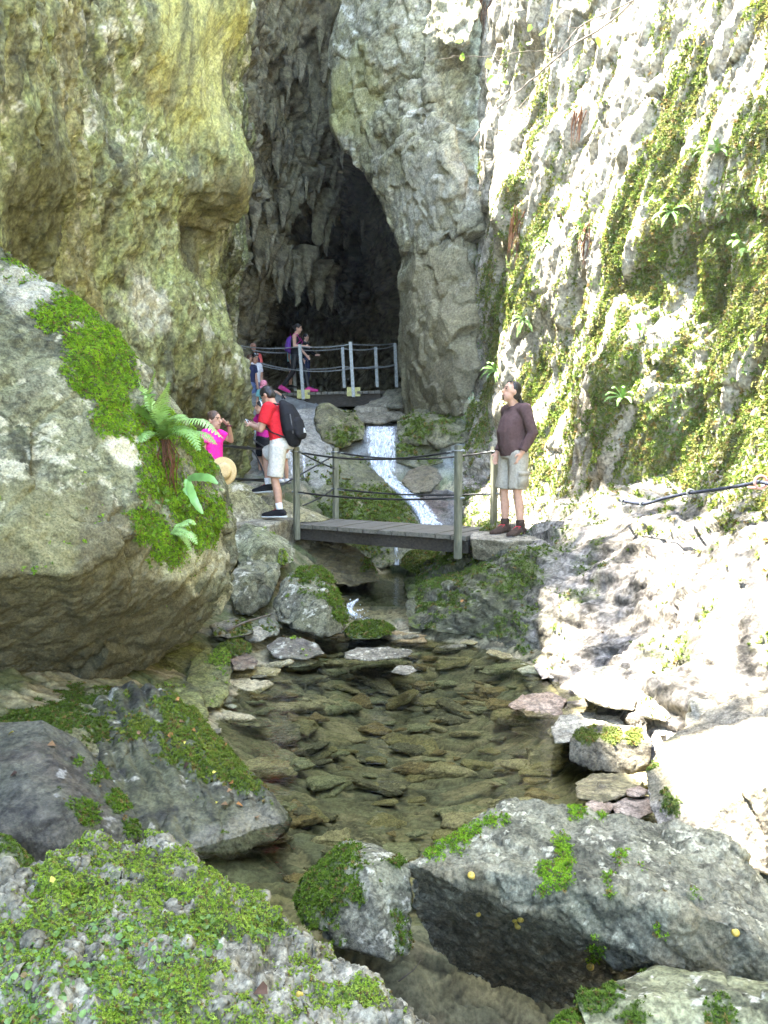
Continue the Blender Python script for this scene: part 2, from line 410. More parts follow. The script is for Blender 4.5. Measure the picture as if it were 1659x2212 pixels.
def O(outline, D, th, front=(), back=0.75):
    """hull points of a stone from its outline, its distance and its thickness"""
    pts = [(q[0], q[1], q[2] if len(q) > 2 else D) for q in outline]
    Wp = [pt(q) for q in pts]; c = sum(Wp) / len(Wp)
    out = list(Wp) + [pt(q) for q in front]
    for q in Wp:
        r = c + (q - c) * back; out.append(EYE + (r - EYE) * (1 + th / max(r[1], .5)))
    return out
def stone_mesh(name, hulls, vox, seed, big=0.05, fac=0.03, fine=0.012, fscale=None, ribs=None, size=None, smooth=2):
    bm = hull_bm(hulls)
    me = remesh(bm, vox / QUAL, smooth, name)
    v, N = arrays(me); ext = v.max(0) - v.min(0); S = size or float(np.cbrt(ext.prod()) + 1e-3)
    v = v + N * (big * S * fbm(v * (1.4 / S), 3, 0.5, seed))[:, None]
    v = v + N * (fac * S * facets(v * (2.6 / S) + 0.35 * np.stack([noise(v * 4 / S, seed + k) for k in range(3)], 1), seed))[:, None]
    setco(me, v); v, N = arrays(me)
    v = v + N * (1.7 * fine * S * fbm(v * (6.0 / S), 7, 0.66, seed + 5, 'billow'))[:, None]
    if ribs: v = v + N * ribs(v)[:, None]
    setco(me, v)
    return me
LIME = dict(base=(0.22, 0.225, 0.19), alt=(0.30, 0.30, 0.255), film=((0.17, 0.19, 0.075), 0.55), stain=((0.06, 0.062, 0.05), 0.75), lichen=((0.46, 0.46, 0.40), 0.25, 9))
WETC = dict(base=(0.085, 0.085, 0.065), alt=(0.14, 0.135, 0.10), film=((0.075, 0.09, 0.03), 0.55), stain=((0.035, 0.035, 0.028), 0.7), lichen=((0.3, 0.3, 0.25), 0.02, 12))
PALE = dict(base=(0.36, 0.345, 0.315), alt=(0.45, 0.43, 0.40), film=((0.26, 0.25, 0.17), 0.35), stain=((0.17, 0.16, 0.14), 0.55))
BROWN = dict(base=(0.20, 0.17, 0.115), alt=(0.26, 0.225, 0.15), film=((0.14, 0.14, 0.06), 0.4), stain=((0.07, 0.06, 0.045), 0.7))
def moss_mask(v, N, up=0.6, bias=-0.3, freq=3.0, seed=0, spots=(), sharp=0.22):
    n = fbm(v * freq, 4, 0.62, seed + 71); g = np.zeros(len(v))
    for s_ in spots: g = np.maximum(g, spot(v, N, s_))
    n = n + 0.45 * fbm(v * freq * 5, 3, 0.6, seed + 77)
    return sstep(-sharp, sharp, n * 0.9 + up * N[:, 2] + bias + g * 1.25)
def boulder(label, hulls, D, seed, spec=LIME, mat='rock_dry', moss=None, name='boulder', vox=None, cat='boulder', msize=None, mmax=30000, mcols=GREENS, moss_cover=2.2, style='tuft', knobs=None, extra=(), **kw):
    me = stone_mesh(name, hulls, vox or max(0.005, D * 0.0019), seed, **kw)
    v, N = arrays(me); bare = np.zeros(len(v))
    if knobs:
        f1, f2, cid, _ = worley(v * knobs[0] + .3 * np.stack([noise(v * knobs[0] * 2, q) for q in (1, 2, 3)], 1), seed); bare = sstep(.46, .34, f1 + .2 * fbm(v * knobs[0] * 3, 3, .6, seed)) * ((cid % 5) < knobs[2])
        setco(me, v + N * (bare * knobs[1])[:, None]); v, N = arrays(me)
    c = v.mean(0); c[2] = v[:, 2].min()
    tint = rock_tint(v, N, spec, seed)
    mk = None
    if moss is not None:
        mk = moss_mask(v, N, seed=seed, **moss) * (1 - bare); tint = mix(tint, np.array([0.055, 0.075, 0.018]) * np.ones((len(v), 1)), mk * 0.85)
    set_tint(me, tint)
    o = link(name, me, MAT[mat], label=label, cat=cat)
    if mk is not None: moss_on(o, me, mk, msize or max(0.009, D * 0.0032), mmax, seed, cols=mcols, cover=moss_cover, style=style)
    for (spots_, st_, sz_, cols_, cov_, nm_) in extra:
        g = np.zeros(len(v))
        for q in spots_: g = np.maximum(g, spot(v, N, q))
        g = sstep(.25, .6, g + .5 * fbm(v * 5, 4, .6, seed + 91)) * (1 - bare); moss_on(o, me, g, sz_, 30000, seed + 2, cols_, .25, st_, cov_, nm_, 'leaf')
    setco(me, v - c); o.location = c
    for ch in o.children: ch.matrix_parent_inverse = Matrix.Translation(-Vector(c))
    return o
# ================================================================== the setting
def rbf_ground(pts):
    q = np.array(pts, float); X = q[:, :2]; r = np.linalg.norm(X[:, None] - X[None], axis=2)
    A = np.zeros((len(q) + 3,) * 2); A[:len(q), :len(q)] = r + np.eye(len(q)) * -0.02; A[:len(q), -3] = 1; A[:len(q), -2:] = X
    A[-3, :len(q)] = 1; A[-2:, :len(q)] = X.T
    k = np.linalg.solve(A, np.concatenate([q[:, 2], np.zeros(3)]))
    return lambda Y: np.linalg.norm(Y[:, None] - X[None], axis=2) @ k[:len(q)] + k[-3] + Y @ k[-2:]
GROUND = [(0, 6, -.42), (0, 4.6, -.36), (.7, 5.6, -.40), (.3, 7.2, -.3), (-.8, 5.3, -.22), (-.45, 4.1, -.25), (.9, 4.6, -.3), (.1, 3.6, -.3), (1.2, 6.2, -.2), (1.0, 7.3, -.22),
          (1.25, 5.2, -.12), (1.5, 4.2, -.1), (-1.3, 6.6, .0), (-1.0, 7.3, -.02), (-1.5, 5.2, .2), (-2.3, 5, .45), (-2.2, 4, .4), (-1.4, 4, .1), (-3.2, 5, .6), (-2.0, 7.5, .35), (-2.4, 6.5, .5),
          (-.9, 8.4, .05), (-1.6, 9.0, .55), (-1.0, 9.3, .2), (-1.4, 10.2, .85), (-2.3, 10.3, 1.0), (-1.0, 11, .7), (0, 8.6, -.02), (.1, 9.4, 0), (.3, 10.4, 0), (.4, 11.5, .0), (-.3, 10.2, .02),
          (.9, 9.4, .25), (1.5, 9.2, .7), (2.0, 8, .6), (0, 12.6, .9), (.8, 12.8, .6), (-1.2, 12.5, 1.5), (-2.2, 12.6, 1.5), (0, 14.3, 2.15), (-.2, 15.5, 2.3), (-1.6, 14.6, 2.3), (.9, 14.5, 2.2), (1.6, 13.5, 1.6), (-2.6, 16, 2.7),
          (-2.6, 18.4, 3.35), (0, 18, 2.7), (.4, 19.5, 2.75), (1.6, 18, 3.0), (-2.5, 22, 3.4), (0, 23, 3.3), (2, 23, 3.4), (0, 32, 3.6), (-4, 30, 3.6), (4, 30, 3.6),
          (0, 2.6, -1.3), (.5, 2.3, -1.6), (1.0, 2.5, -1.2), (.3, 2.95, -.9), (.8, 2.0, -1.4), (.2, 2.0, -1.3), (.1, 3.3, -.3), (-.6, 1.6, -.5), (0, .5, .1), (-1.5, 2, .2), (-1.6, 3, .1), (1.6, 2.9, -.1), (2.4, 2.4, .3), (0, -3, .3), (3, -3, .6), (-3, -3, .6), (0, -12, .5), (4, -12, 1), (-4, -12, 1), (3, 4, .8), (3.5, 8, 1.2), (-4, 8, 1.0), (-4, 12, 1.6)]
gz = rbf_ground(GROUND)
xs = np.concatenate([np.arange(-6, -2.6, .12), np.arange(-2.6, 2.4, .018 / QUAL), np.arange(2.4, 6.1, .12)])
ys = np.concatenate([np.arange(-13, 2, .25), np.arange(2, 9, .018 / QUAL), np.arange(9, 16, .045), np.arange(16, 34, .2)])
gx, gy = np.meshgrid(xs, ys); Y2 = np.stack([gx.ravel(), gy.ravel()], 1)
z = np.concatenate([gz(Y2[i:i + 20000]) for i in range(0, len(Y2), 20000)])
g3 = np.stack([Y2[:, 0], Y2[:, 1], z], 1)
nr, nc = gx.shape; i_ = np.arange((nr - 1) * nc).reshape(nr - 1, nc)[:, :-1].ravel(); gf = np.stack([i_, i_ + 1, i_ + nc + 1, i_ + nc], 1).astype(np.int32)
q = g3 * np.array([1.0, 1.6, 1.0]); wob = np.stack([noise(g3 * 3, 3), noise(g3 * 3, 4), noise(g3 * 3, 5)], 1) * .25
f1, f2, cid, vec = worley((q + wob) * np.array([1.9, 2.8, 0]) + .5, 4)
ed = sstep(.0, .09, f2 - f1); slab = ed * (((cid % 13) / 13.0) * .025 + (vec * _g[(cid * 31 + 5) & 255]).sum(1) * .02 + .01)
f1b, f2b, cidb, vecb = worley((q + wob * .5) * np.array([5.5, 8.5, 0]) + .5, 9)
peb = (.45 - f1b).clip(0) * .07 * (((cidb % 5) > 1))
g3[:, 2] += slab + peb + .05 * fbm(g3 * 1.7, 4, .6, 8) + .016 * fbm(g3 * 14, 4, .65, 12, 'ridge')
me = np_mesh('stream_bed', g3, gf); v, N = arrays(me)
tn = mix((.245, .21, .115), (.15, .145, .09), (cid % 11) / 10.0); tn = mix(tn, (.26, .215, .13), ((cidb % 9) < 2) * .8); tn *= (1 + .7 * fbm(g3 * 6, 4, .6, 2))[:, None]
tn = mix(tn, (.03, .027, .018), .85 * np.exp(-((f2 - f1) / .05) ** 2)); tn = mix(tn, (.04, .038, .022), .6 * np.exp(-((f2b - f1b) / .07) ** 2))
gm = sstep(.05, .3, g3[:, 2]) * sstep(-.2, .2, fbm(g3 * 3, 4, .6, 30)); tn = mix(tn, (.06, .08, .022), gm * .7)
tn = mix(tn, mix((.23, .23, .21), (.12, .12, .11), sstep(-.2, .2, fbm(g3 * 4, 4, .6, 33))), sstep(1.3, 1.9, g3[:, 2]) * .9)
tn = mix(tn, np.array([.032, .027, .019]) * (1 + .5 * fbm(g3 * 9, 3, .6, 6))[:, None], sstep(3.3, 2.9, g3[:, 1]) * sstep(1.9, 1.5, np.abs(g3[:, 0])))  # wet mud of the near gap, painted almost black for its enclosed shade
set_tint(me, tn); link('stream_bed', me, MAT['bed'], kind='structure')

# ---- left cliff: tall, yellow green, leaning over the stream, its edge against the cave
ROWV = [1090, 1000, 930, 840, 740, 660, 600, 480, 380, 310, 190, 130, 0, -200, -500]
EDGE = [520, 545, 548, 540, 492, 466, 456, 482, 529, 520, 507, 510, 540, 505, 395]
def lcol(frac, D, lean=0.0):
    return [(e * frac if frac >= 0 else frac * 1000, V, D + lean * (900 - V) / 900.0) for e, V in zip(EDGE, ROWV)]
zz = [-.6, .2, 1.0, 1.8, 2.4, 3.0, 3.6, 4.4, 5.2, 5.9, 6.8, 7.8, 9.2, 10.8, 12.4]
L1 = [[W(-3.6 - .02 * k, -7, q) for k, q in enumerate(zz)], [W(-3.35, -1, q) for q in zz], [W(-3.15 - .1 * (k < 4), 3.2, q) for k, q in enumerate(zz)]]
L1 += [lcol(0.0, 6.6), lcol(.18, 7.7), lcol(.36, 8.8), lcol(.55, 9.8), lcol(.72, 10.6), lcol(.86, 11.3), lcol(.95, 11.8), lcol(1.0, 12.6)]
back = []
for k, (e, V) in enumerate(zip(EDGE, ROWV)): q = P(e, V, 12.6); back.append(q + np.array([-.25, 1.1, 0]))
L1.append(back); L1.append([q + np.array([-.6 + .0 * k, 2.4, 0.1]) for k, q in enumerate(back)])
tops = [(-3.6, -7, 14.5), (-3.6, -1, 14.5), (-3.5, 3.2, 14.5)]
for k, c in enumerate(L1):
    t = pt(c[-1]); far = k >= 11
    if far: c.append(W(-1.75, t[1] + .2, 15.6)); c.append(W(-3.0, t[1], 18.5))
    else: c.append(W(-3.95 + 1.15 * math.exp(-((t[1] - 9.6) / 1.1) ** 2), t[1], 14.2)); c.append(W(-6, t[1], 16.5))
L1.append([W(q[0] if isinstance(q, np.ndarray) else -2, 18.5, pt(q)[2]) for q in L1[-1]])
for c in L1: q = pt(c[0]); c.insert(0, W(q[0] - .3, q[1] + .3, -.8))
v, f = loft(L1, 1.9)
def cliff_relief(a, b, c_, seed, vs=.6):
    S = np.array([1, 1, vs])
    def l1(v, N): return a * fbm(v * .55 * S, 4, .5, seed)
    sm = lambda v: 1 - .8 * np.maximum(gauss(v, (440, 110, 11.2), 1.25), .8 * gauss(v, (60, 330, 7.2), .9)) if seed == 11 else 1.0
    def l2(v, N): return sm(v) * b * (fbm(v * 2.6 * S, 5, .58, seed + 3, 'billow') + .35 * facets(v * 1.9 * S + .3, seed))
    def l3(v, N):
        f1, f2, cid, _ = worley(v * 2.3 * S + .25 * np.stack([noise(v * 4, q) for q in (1, 2, 3)], 1), seed + 2)
        return sm(v) * c_ * (fbm(v * 9 * S, 5, .66, seed + 7, 'billow')) - 1.6 * c_ * sstep(.34, .12, f1) * ((cid % 4) == 0)
    return [l1, l2, l3]
sc_l = [((470, 400, 11.9), .55, .28), ((500, 330, 12.1), .5, .2), ((455, 500, 11.6), .45, -.28), ((440, 560, 11.5), .5, -.25), ((430, 960, 11.4), .9, -.35), ((330, 250, 10), .8, -.2),
        ((420, 160, 11), .8, .22), ((120, 420, 7.6), .9, .2), ((130, 560, 7.6), .7, -.25), ((400, 700, 10.8), .9, .2), ((500, 830, 12), .7, .15), ((390, 860, 10.7), .6, -.12), ((250, 480, 9), .5, -.12)]
me = relief('cliff_left', v, f, cliff_relief(.36, .15, .06, 11, .5), sc_l)
v, N = arrays(me)
U_, V_, F_ = project(v)
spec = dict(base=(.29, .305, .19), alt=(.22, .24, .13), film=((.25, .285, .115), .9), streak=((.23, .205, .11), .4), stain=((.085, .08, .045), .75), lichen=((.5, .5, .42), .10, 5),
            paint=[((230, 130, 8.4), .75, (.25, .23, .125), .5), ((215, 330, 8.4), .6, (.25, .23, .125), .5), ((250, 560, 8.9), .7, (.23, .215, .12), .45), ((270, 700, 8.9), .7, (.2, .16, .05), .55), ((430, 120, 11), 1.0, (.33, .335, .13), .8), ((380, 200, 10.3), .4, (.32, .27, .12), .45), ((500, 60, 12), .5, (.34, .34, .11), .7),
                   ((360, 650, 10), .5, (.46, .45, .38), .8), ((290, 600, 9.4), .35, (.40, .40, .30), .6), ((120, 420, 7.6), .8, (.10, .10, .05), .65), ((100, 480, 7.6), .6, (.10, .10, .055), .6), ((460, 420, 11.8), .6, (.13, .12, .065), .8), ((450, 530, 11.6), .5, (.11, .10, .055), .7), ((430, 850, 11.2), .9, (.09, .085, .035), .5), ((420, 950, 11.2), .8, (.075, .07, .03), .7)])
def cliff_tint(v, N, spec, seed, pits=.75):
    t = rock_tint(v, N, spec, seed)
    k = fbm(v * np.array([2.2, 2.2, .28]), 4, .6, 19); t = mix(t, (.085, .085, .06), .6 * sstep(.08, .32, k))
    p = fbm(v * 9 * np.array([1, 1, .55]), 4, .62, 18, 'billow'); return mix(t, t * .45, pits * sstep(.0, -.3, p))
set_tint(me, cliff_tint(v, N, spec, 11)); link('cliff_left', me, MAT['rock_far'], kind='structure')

# ---- cave: curtain of hanging rock, then the dark hollow
CV = [960, 870, 790, 730, 690, 650, 580, 470, 360, 240, 120, 0, -200, -420]
def ccol(Us, Ds): return [(u, V, D) for u, V, D in zip(Us, CV, Ds)]
n_ = len(CV)
C1 = [ccol([420] * n_, [15.2] * n_),
      ccol([470, 480, 480, 475, 470, 465, 455, 455, 470, 480, 480, 500, 470, 430], [17] * n_),
      ccol([545] * n_, [20, 20.5, 21, 20.6, 20.2, 19.8, 19.4, 19, 18.8, 18.6, 18.4, 18, 17.4, 16.8]),
      ccol([590] * n_, [24, 26, 29, 29, 28, 25, 21.2, 20.5, 20.2, 19.8, 19.4, 19, 18.4, 17.6]),
      ccol([650] * n_, [27, 30, 33, 33, 32, 31, 27, 21.8, 21, 20.6, 20, 19.6, 19, 18.2]),
      ccol([705] * n_, [28, 30, 33, 33, 33, 32, 29, 23.5, 22, 21.2, 20.6, 20, 19.4, 18.6]),
      ccol([745] * n_, [30, 32, 34, 34, 34, 33, 31, 29, 25, 21.6, 20.8, 20.2, 19.6, 18.8]),
      ccol([800] * n_, [32, 34, 36, 36, 36, 36, 35, 33, 30, 23, 21, 20.4, 19.8, 19]),
      ccol([870] * n_, [30, 32, 34, 34, 34, 34, 33, 32, 30, 24, 21, 20.2, 19.6, 18.8]),
      ccol([950] * n_, [26, 27, 28, 28, 28, 28, 28, 27, 25, 22, 20, 19.4, 19, 18]),
      ccol([1010] * n_, [19] * n_)]
v, f = loft(C1, 2.2)
def cave1(v, N): return .5 * fbm(v * .4 * np.array([1, 1, .5]), 3, .5, 40)
def cave2(v, N):
    S = np.array([1, 1, .38]); return .5 * fbm(v * 1.25 * S, 5, .6, 42, 'billow') + .25 * facets(v * np.array([1, 1, .7]) * .9, 6)
def cave3(v, N): return .12 * fbm(v * 5 * np.array([1, 1, .5]), 4, .6, 46, 'billow')
me = relief('cave_wall', v, f, [cave1, cave2, cave3]); v, N = arrays(me)
cave_spec = dict(base=(.155, .14, .10), alt=(.21, .195, .145), film=((.14, .14, .08), .5), streak=((.21, .20, .16), .3), stain=((.055, .05, .038), .8))
tn = rock_tint(v, N, cave_spec, 40); 
set_tint(me, tn); cave = link('cave_wall', me, MAT['rock_far'], kind='structure')
# stalactites hanging from the curtain: each a tapered, fluted spike
rng = np.random.RandomState(3)
def stalactite(U, V, D, L, wd, seed):
    base = P(U, V, D + .22); r = np.random.RandomState(seed); r0 = r.rand(); wd *= .66; L *= .62; V -= 25 if V > 540 else 0; L *= r.uniform(.65, 1.15); n, m = 26, 16; vs = []
    for i in range(n):
        t = i / (n - 1.0); rad = wd * (1.25 * (1 - t) ** (.5 + .5 * r0) * (1 + .2 * math.sin(t * 7 + seed)) + .05)
        cx, cy = .12 * wd * math.sin(t * 4 + seed), .1 * wd * math.cos(t * 5 + seed)
        for j in range(m):
            a = 2 * math.pi * j / m; fl = 1 + .22 * math.sin(3 * a + seed + t * 2) + .12 * math.sin(7 * a + seed * 2)
            vs.append((base[0] + cx + rad * fl * math.cos(a), base[1] + cy + .6 * rad * fl * math.sin(a), base[2] + .35 - t * (L + .35)))
    vs = np.array(vs); vs += (.5 * wd) * np.stack([fbm(vs * 3.2, 3, .6, 1), fbm(vs * 3.2, 3, .6, 2), .6 * fbm(vs * 2, 3, .6, 3)], 1)
    i = np.arange((n - 1) * m).reshape(n - 1, m); j = np.roll(i, -1, 1); fc = np.stack([i, i + m, j + m, j], -1).reshape(-1, 4).astype(np.int32)
    mm = np_mesh('stalactite', vs, fc); v, N = arrays(mm); set_tint(mm, rock_tint(v, N, cave_spec, seed))
    link('stalactite', mm, MAT['rock_far'], cave)
for k, (U, V, D, L, wd) in enumerate([(548, 470, 18.6, .9, .2), (560, 520, 19, 1.3, .3), (580, 560, 20, 1.2, .3), (602, 575, 20.8, 1.5, .34), (622, 560, 21.2, 1.1, .26), (640, 590, 21.4, 1.3, .3), (660, 560, 21.6, 1.5, .34), (688, 440, 22, 1.7, .4), (705, 470, 22.3, 1.5, .32), (672, 400, 21.4, 1.1, .25),
                                      (718, 360, 22, 1.6, .3), (640, 420, 20.8, .9, .2), (610, 440, 20.4, 1.0, .22), (730, 430, 24, 1.2, .25), (750, 480, 27, 1.4, .3), (545, 110, 18, .6, .14), (560, 230, 18.4, .8, .2), (585, 260, 19, .7, .16), (620, 180, 19.4, .8, .18), (650, 140, 19.8, .7, .15), (680, 250, 20.8, .8, .18),
                                      (700, 150, 20.4, .7, .15), (665, 300, 20.8, .9, .2), (600, 340, 19.8, .8, .18), (530, 350, 18.4, .9, .18), (575, 640, 21.8, 1.2, .3), (540, 600, 19.6, 1.4, .36), (690, 590, 23, 1.6, .36), (715, 600, 25, 1.8, .4), (550, 690, 21, .9, .16), (625, 330, 20.3, .7, .15), (690, 80, 20, .6, .13)]):
    stalactite(U, V, D, L, wd, k)
    for q_ in range(2 + k % 3): stalactite(U + rng.normal() * 17, V + rng.normal() * 22 - 8, D + rng.uniform(-.1, .35), L * rng.uniform(.25, .85), wd * rng.uniform(.3, .75), 100 + 5 * k + q_)

# ---- grey buttress between the cave and the sunlit wall
PV = [960, 880, 830, 750, 680, 600, 560, 510, 470, 400, 380, 340, 310, 270, 130, 75, 30, 0, -200, -450]
PE = [880, 874, 870, 868, 870, 861, 865, 860, 832, 806, 786, 776, 737, 713, 716, 722, 735, 745, 765, 790]
nP = len(PV); m_ = lambda a: [a] * nP
def pcol(off, D): return [(e + off if off < 400 else off, V, d) for e, V, d in zip(PE, PV, D if isinstance(D, list) else [D] * nP)]
Dedge = [16.6] * 8 + [16.8, 17, 17.2, 17.3, 17.5, 17.6, 17.6, 17.6, 17.6, 17.6, 17.6, 17.6]
def mid(fr, D0): return [(e + (1040 - e) * fr, V, D0 + (.0 if V > 400 else .5)) for e, V in zip(PE, PV)]
B1 = [pcol(260, 23), pcol(110, 19.2), pcol(0, Dedge), [(e + (1040 - e) * .14, V, d - .75) for e, V, d in zip(PE, PV, Dedge)], mid(.33, 15.3), mid(.55, 14.7), mid(.75, 14.4), mid(.92, 14.5), mid(1.1, 15.0), mid(1.3, 15.8)]
v, f = loft(B1, 1.5)
def but_w(v):
    e = np.interp(v[:, 2], [P(0, V, 16.6)[2] for V in PV], [P(u, 0, 16.6)[0] for u in PE]); return .12 + .88 * sstep(.15, .9, v[:, 0] - e)
def but2(v, N):
    S = np.array([1, 1, .7]); return but_w(v) * .36 * facets(v * .8 * S + .3 * np.stack([noise(v, 2), noise(v, 3), noise(v, 4)], 1), 21) + .05 * fbm(v * 2.0, 4, .55, 23, 'billow')
def but3(v, N): return (.03 * fbm(v * 6, 5, .62, 27, 'billow') + but_w(v) * .10 * facets(v * 2.3 + .2 * np.stack([noise(v * 3, 2), noise(v * 3, 3), noise(v * 3, 4)], 1), 25) + but_w(v) * .03 * facets(v * 6, 26))
me = relief('rock_buttress', v, f, [lambda v, N: .12 * fbm(v * .5, 3, .5, 20), but2, but3], [])
v, N = arrays(me)
spec = dict(base=(.33, .325, .28), alt=(.26, .26, .21), film=((.26, .26, .13), .4), stain=((.10, .10, .085), .6), streak=((.15, .15, .125), .3), lichen=((.5, .5, .48), .12, 5),
            paint=[((800, 200, 16.8), 1.0, (.27, .27, .14), .75), ((760, 250, 17.2), .6, (.28, .285, .13), .7), ((930, 430, 14.9), .8, (.38, .385, .38), .6), ((930, 740, 15), 1.9, (.17, .155, .105), .8), ((900, 880, 15), 1.2, (.14, .13, .09), .7), ((980, 860, 14.3), .8, (.13, .12, .09), .6)])
set_tint(me, rock_tint(v, N, spec, 20)); butt = link('rock_buttress', me, MAT['rock_far'], kind='structure')
for k_, hl_ in enumerate([O([(748, -80, 17), (724, 75, 17), (717, 130, 17.1), (714, 270, 17.1), (738, 312, 17), (776, 344, 16.8), (790, 380, 16.5), (830, 372, 16), (900, 270, 15.5), (955, 180, 15.0), (985, 60, 15), (940, -120, 15.2)], 16.5, 1.6, [(765, 190, 16.5), (850, 110, 15.9), (800, 310, 16.3)]),
                          O([(806, 404, 16.2), (820, 442, 16), (834, 474, 16), (864, 510, 15.8), (872, 550, 15.6), (930, 545, 14.9), (1000, 490, 14.3), (1008, 380, 14.3), (985, 280, 14.3), (940, 240, 14.6), (880, 290, 15.1), (815, 345, 15.8)], 15.5, 1.4, [(885, 400, 15.1), (960, 340, 14.15)]),
                          O([(868, 560, 16), (863, 600, 16), (872, 680, 16), (870, 750, 16), (876, 830, 16), (888, 885, 15.5), (1000, 905, 14), (1035, 800, 14), (1030, 600, 14.2), (1000, 505, 14.3), (900, 520, 15.3)], 15.5, 1.2, [(905, 610, 14.9), (965, 740, 14.1), (900, 800, 14.9), (960, 560, 14.4)]),
                          O([(930, -100, 15), (936, 60, 14.8), (962, 100, 14.5), (1010, 95, 14.2), (1042, 20, 14.1), (1042, -100, 14.1)], 14.6, .8)]):
    mm = stone_mesh('rock_slab', [hl_], .032, 400 + k_, big=.03, fac=.075, fine=.016, size=1.5); v_, N_ = arrays(mm); set_tint(mm, rock_tint(v_, N_, spec, 20)); link('rock_slab', mm, MAT['rock_far'], butt)
g_ = np.zeros(len(v))
for q in ((985, 730, 45), (1000, 790, 50), (1010, 850, 45), (985, 690, 30), (1005, 640, 30), (1020, 560, 25), (960, 790, 25, .8)): g_ = np.maximum(g_, spot(v, N, q))
moss_on(butt, me, sstep(.35, .7, g_ + .5 * fbm(v * 2.2, 4, .6, 95)), .085, 2600, 96, [(.07, .13, .04), (.11, .17, .06), (.05, .09, .03)], .1, 'ivy', .8, 'ivy', 'leaf')

# ---- right wall with the rock ramp at its foot
wallU = {1: (1108, 12.0, 13.0), 2: (1222, 10.6, 11.7), 3: (1340, 9.5, 10.5), 4: (1462, 8.7, 9.7), 5: (1595, 7.8, 8.8), 6: (1755, 6.8, 7.6)}
def wall(c, k):
    U, D0, D1 = wallU[k]
    return c + [(U, V, D0 + (D1 - D0) * (600 - V) / 600.0) for V in (600, 400, 200, 0, -300, -700)]
R1 = [[(870, 1240, 11.6), (930, 1205, 11.4), (985, 1150, 11.5), (1000, 1090, 12.4), (1000, 1010, 13.4), (1015, 900, 14.2), (1030, 750, 14.6), (1035, 600, 14.8), (1035, 400, 14.9), (1035, 200, 14.9), (1045, 0, 14.9), (1050, -300, 14.9), (1050, -700, 14.9)],
      wall([(880, 1290, 9.3), (960, 1240, 9.2), (1030, 1195, 9.1), (1063, 1160, 9.2), (1110, 1120, 10.4), (1112, 1000, 11.4), (1105, 800, 11.8)], 1),
      wall([(880, 1345, 8.4), (1000, 1290, 8.3), (1080, 1225, 8.35), (1130, 1168, 8.75), (1205, 1120, 9.5), (1220, 1000, 10.1), (1222, 800, 10.4)], 2),
      wall([(1050, 1380, 7.9), (1130, 1320, 7.7), (1210, 1220, 7.9), (1260, 1150, 8.2), (1310, 1060, 8.8), (1335, 950, 9.1), (1340, 800, 9.3)], 3),
      wall([(1150, 1430, 7.2), (1240, 1360, 7.0), (1330, 1260, 7.05), (1390, 1150, 7.4), (1440, 1040, 7.9), (1460, 920, 8.3), (1462, 780, 8.5)], 4),
      wall([(1210, 1500, 6.4), (1330, 1420, 6.2), (1440, 1320, 6.15), (1510, 1200, 6.4), (1560, 1080, 6.9), (1590, 940, 7.3), (1595, 780, 7.6)], 5),
      wall([(1260, 1600, 5.5), (1430, 1470, 5.2), (1580, 1370, 5.05), (1660, 1230, 5.35), (1710, 1080, 5.85), (1750, 900, 6.3), (1755, 750, 6.6)], 6),
      [W(1.35, 4.0, -.25), W(2.0, 3.9, .1), W(2.55, 3.9, .6), W(2.95, 4.0, 1.3), W(3.25, 4.2, 2.1), W(3.4, 4.3, 2.9), W(3.5, 4.4, 3.8), W(3.6, 4.5, 4.8), W(3.75, 4.6, 6), W(3.9, 4.7, 7.5), W(4.1, 4.8, 9), W(4.5, 4.9, 12), W(5.5, 5, 17)]]
for yy in (1.5, -3, -9): R1.append([W(1.9, yy, -.1), W(2.4, yy, .15), W(2.9, yy, .6), W(3.3, yy, 1.3), W(3.55, yy, 2.1), W(3.7, yy, 2.9), W(3.8, yy, 3.8), W(3.9, yy, 4.8), W(4.0, yy, 6), W(4.1, yy, 7.5), W(4.3, yy, 9), W(4.7, yy, 12), W(5.7, yy, 17)])
v, f = loft(R1, 1.9)
def steep(v, N): return sstep(.75, .35, N[:, 2]) * sstep(1.0, 2.0, v[:, 2])
def sheared(v, zs): h = v[:, 0] * .5 - v[:, 1] * .86; return np.stack([h - .32 * v[:, 2], v[:, 0] * .86 + v[:, 1] * .5, v[:, 2] * zs], 1)
def rw2(v, N):
    k = steep(v, N); q = sheared(v, .26)
    a = .26 * fbm(q * 1.1, 4, .55, 62) + .13 * fbm(q * 2.4, 4, .6, 61, 'billow') + .12 * facets(sheared(v, .6) * 1.3 + .3 * np.stack([noise(v * 1.5, q_) for q_ in (1, 2, 3)], 1), 63)
    rib = np.stack([v[:, 0] * 1.4 + v[:, 1] * .7, v[:, 1] * .5, v[:, 2] * 1.0], 1)
    b = .15 * fbm(rib * 1.7, 5, .52, 64, 'billow') + .07 * facets(rib * 1.6 + .25 * np.stack([noise(v * 2, q_) for q_ in (1, 2, 3)], 1), 65)
    return k * a + (1 - k) * b
def rw3(v, N):
    k = steep(v, N); q = sheared(v, .25); return k * (.055 * fbm(q * 6.0, 5, .62, 66) + .035 * fbm(q * 11, 4, .62, 69, 'billow')) + (1 - k) * (.018 * fbm(v * 8, 5, .6, 67, 'billow'))
def rw0(v, N): return .30 * fbm(v * .55, 3, .5, 60) * np.clip(.25 + steep(v, N), 0, 1)
me = relief('cliff_right', v, f, [rw0, rw2, rw3], [((1440, 560, 8.8), .5, -.25), ((1500, 650, 8.4), .45, -.3), ((1230, 640, 10.6), .5, -.2), ((1100, 180, 12.6), .6, -.35), ((1330, 800, 9.3), .5, .2), ((1400, 480, 9), .4, .25), ((1440, 990, 8.1), .6, -.25), ((1280, 1010, 9.5), .6, -.2), ((1090, 420, 12.2), .5, .3)])
v, N = arrays(me); k = steep(v, N)
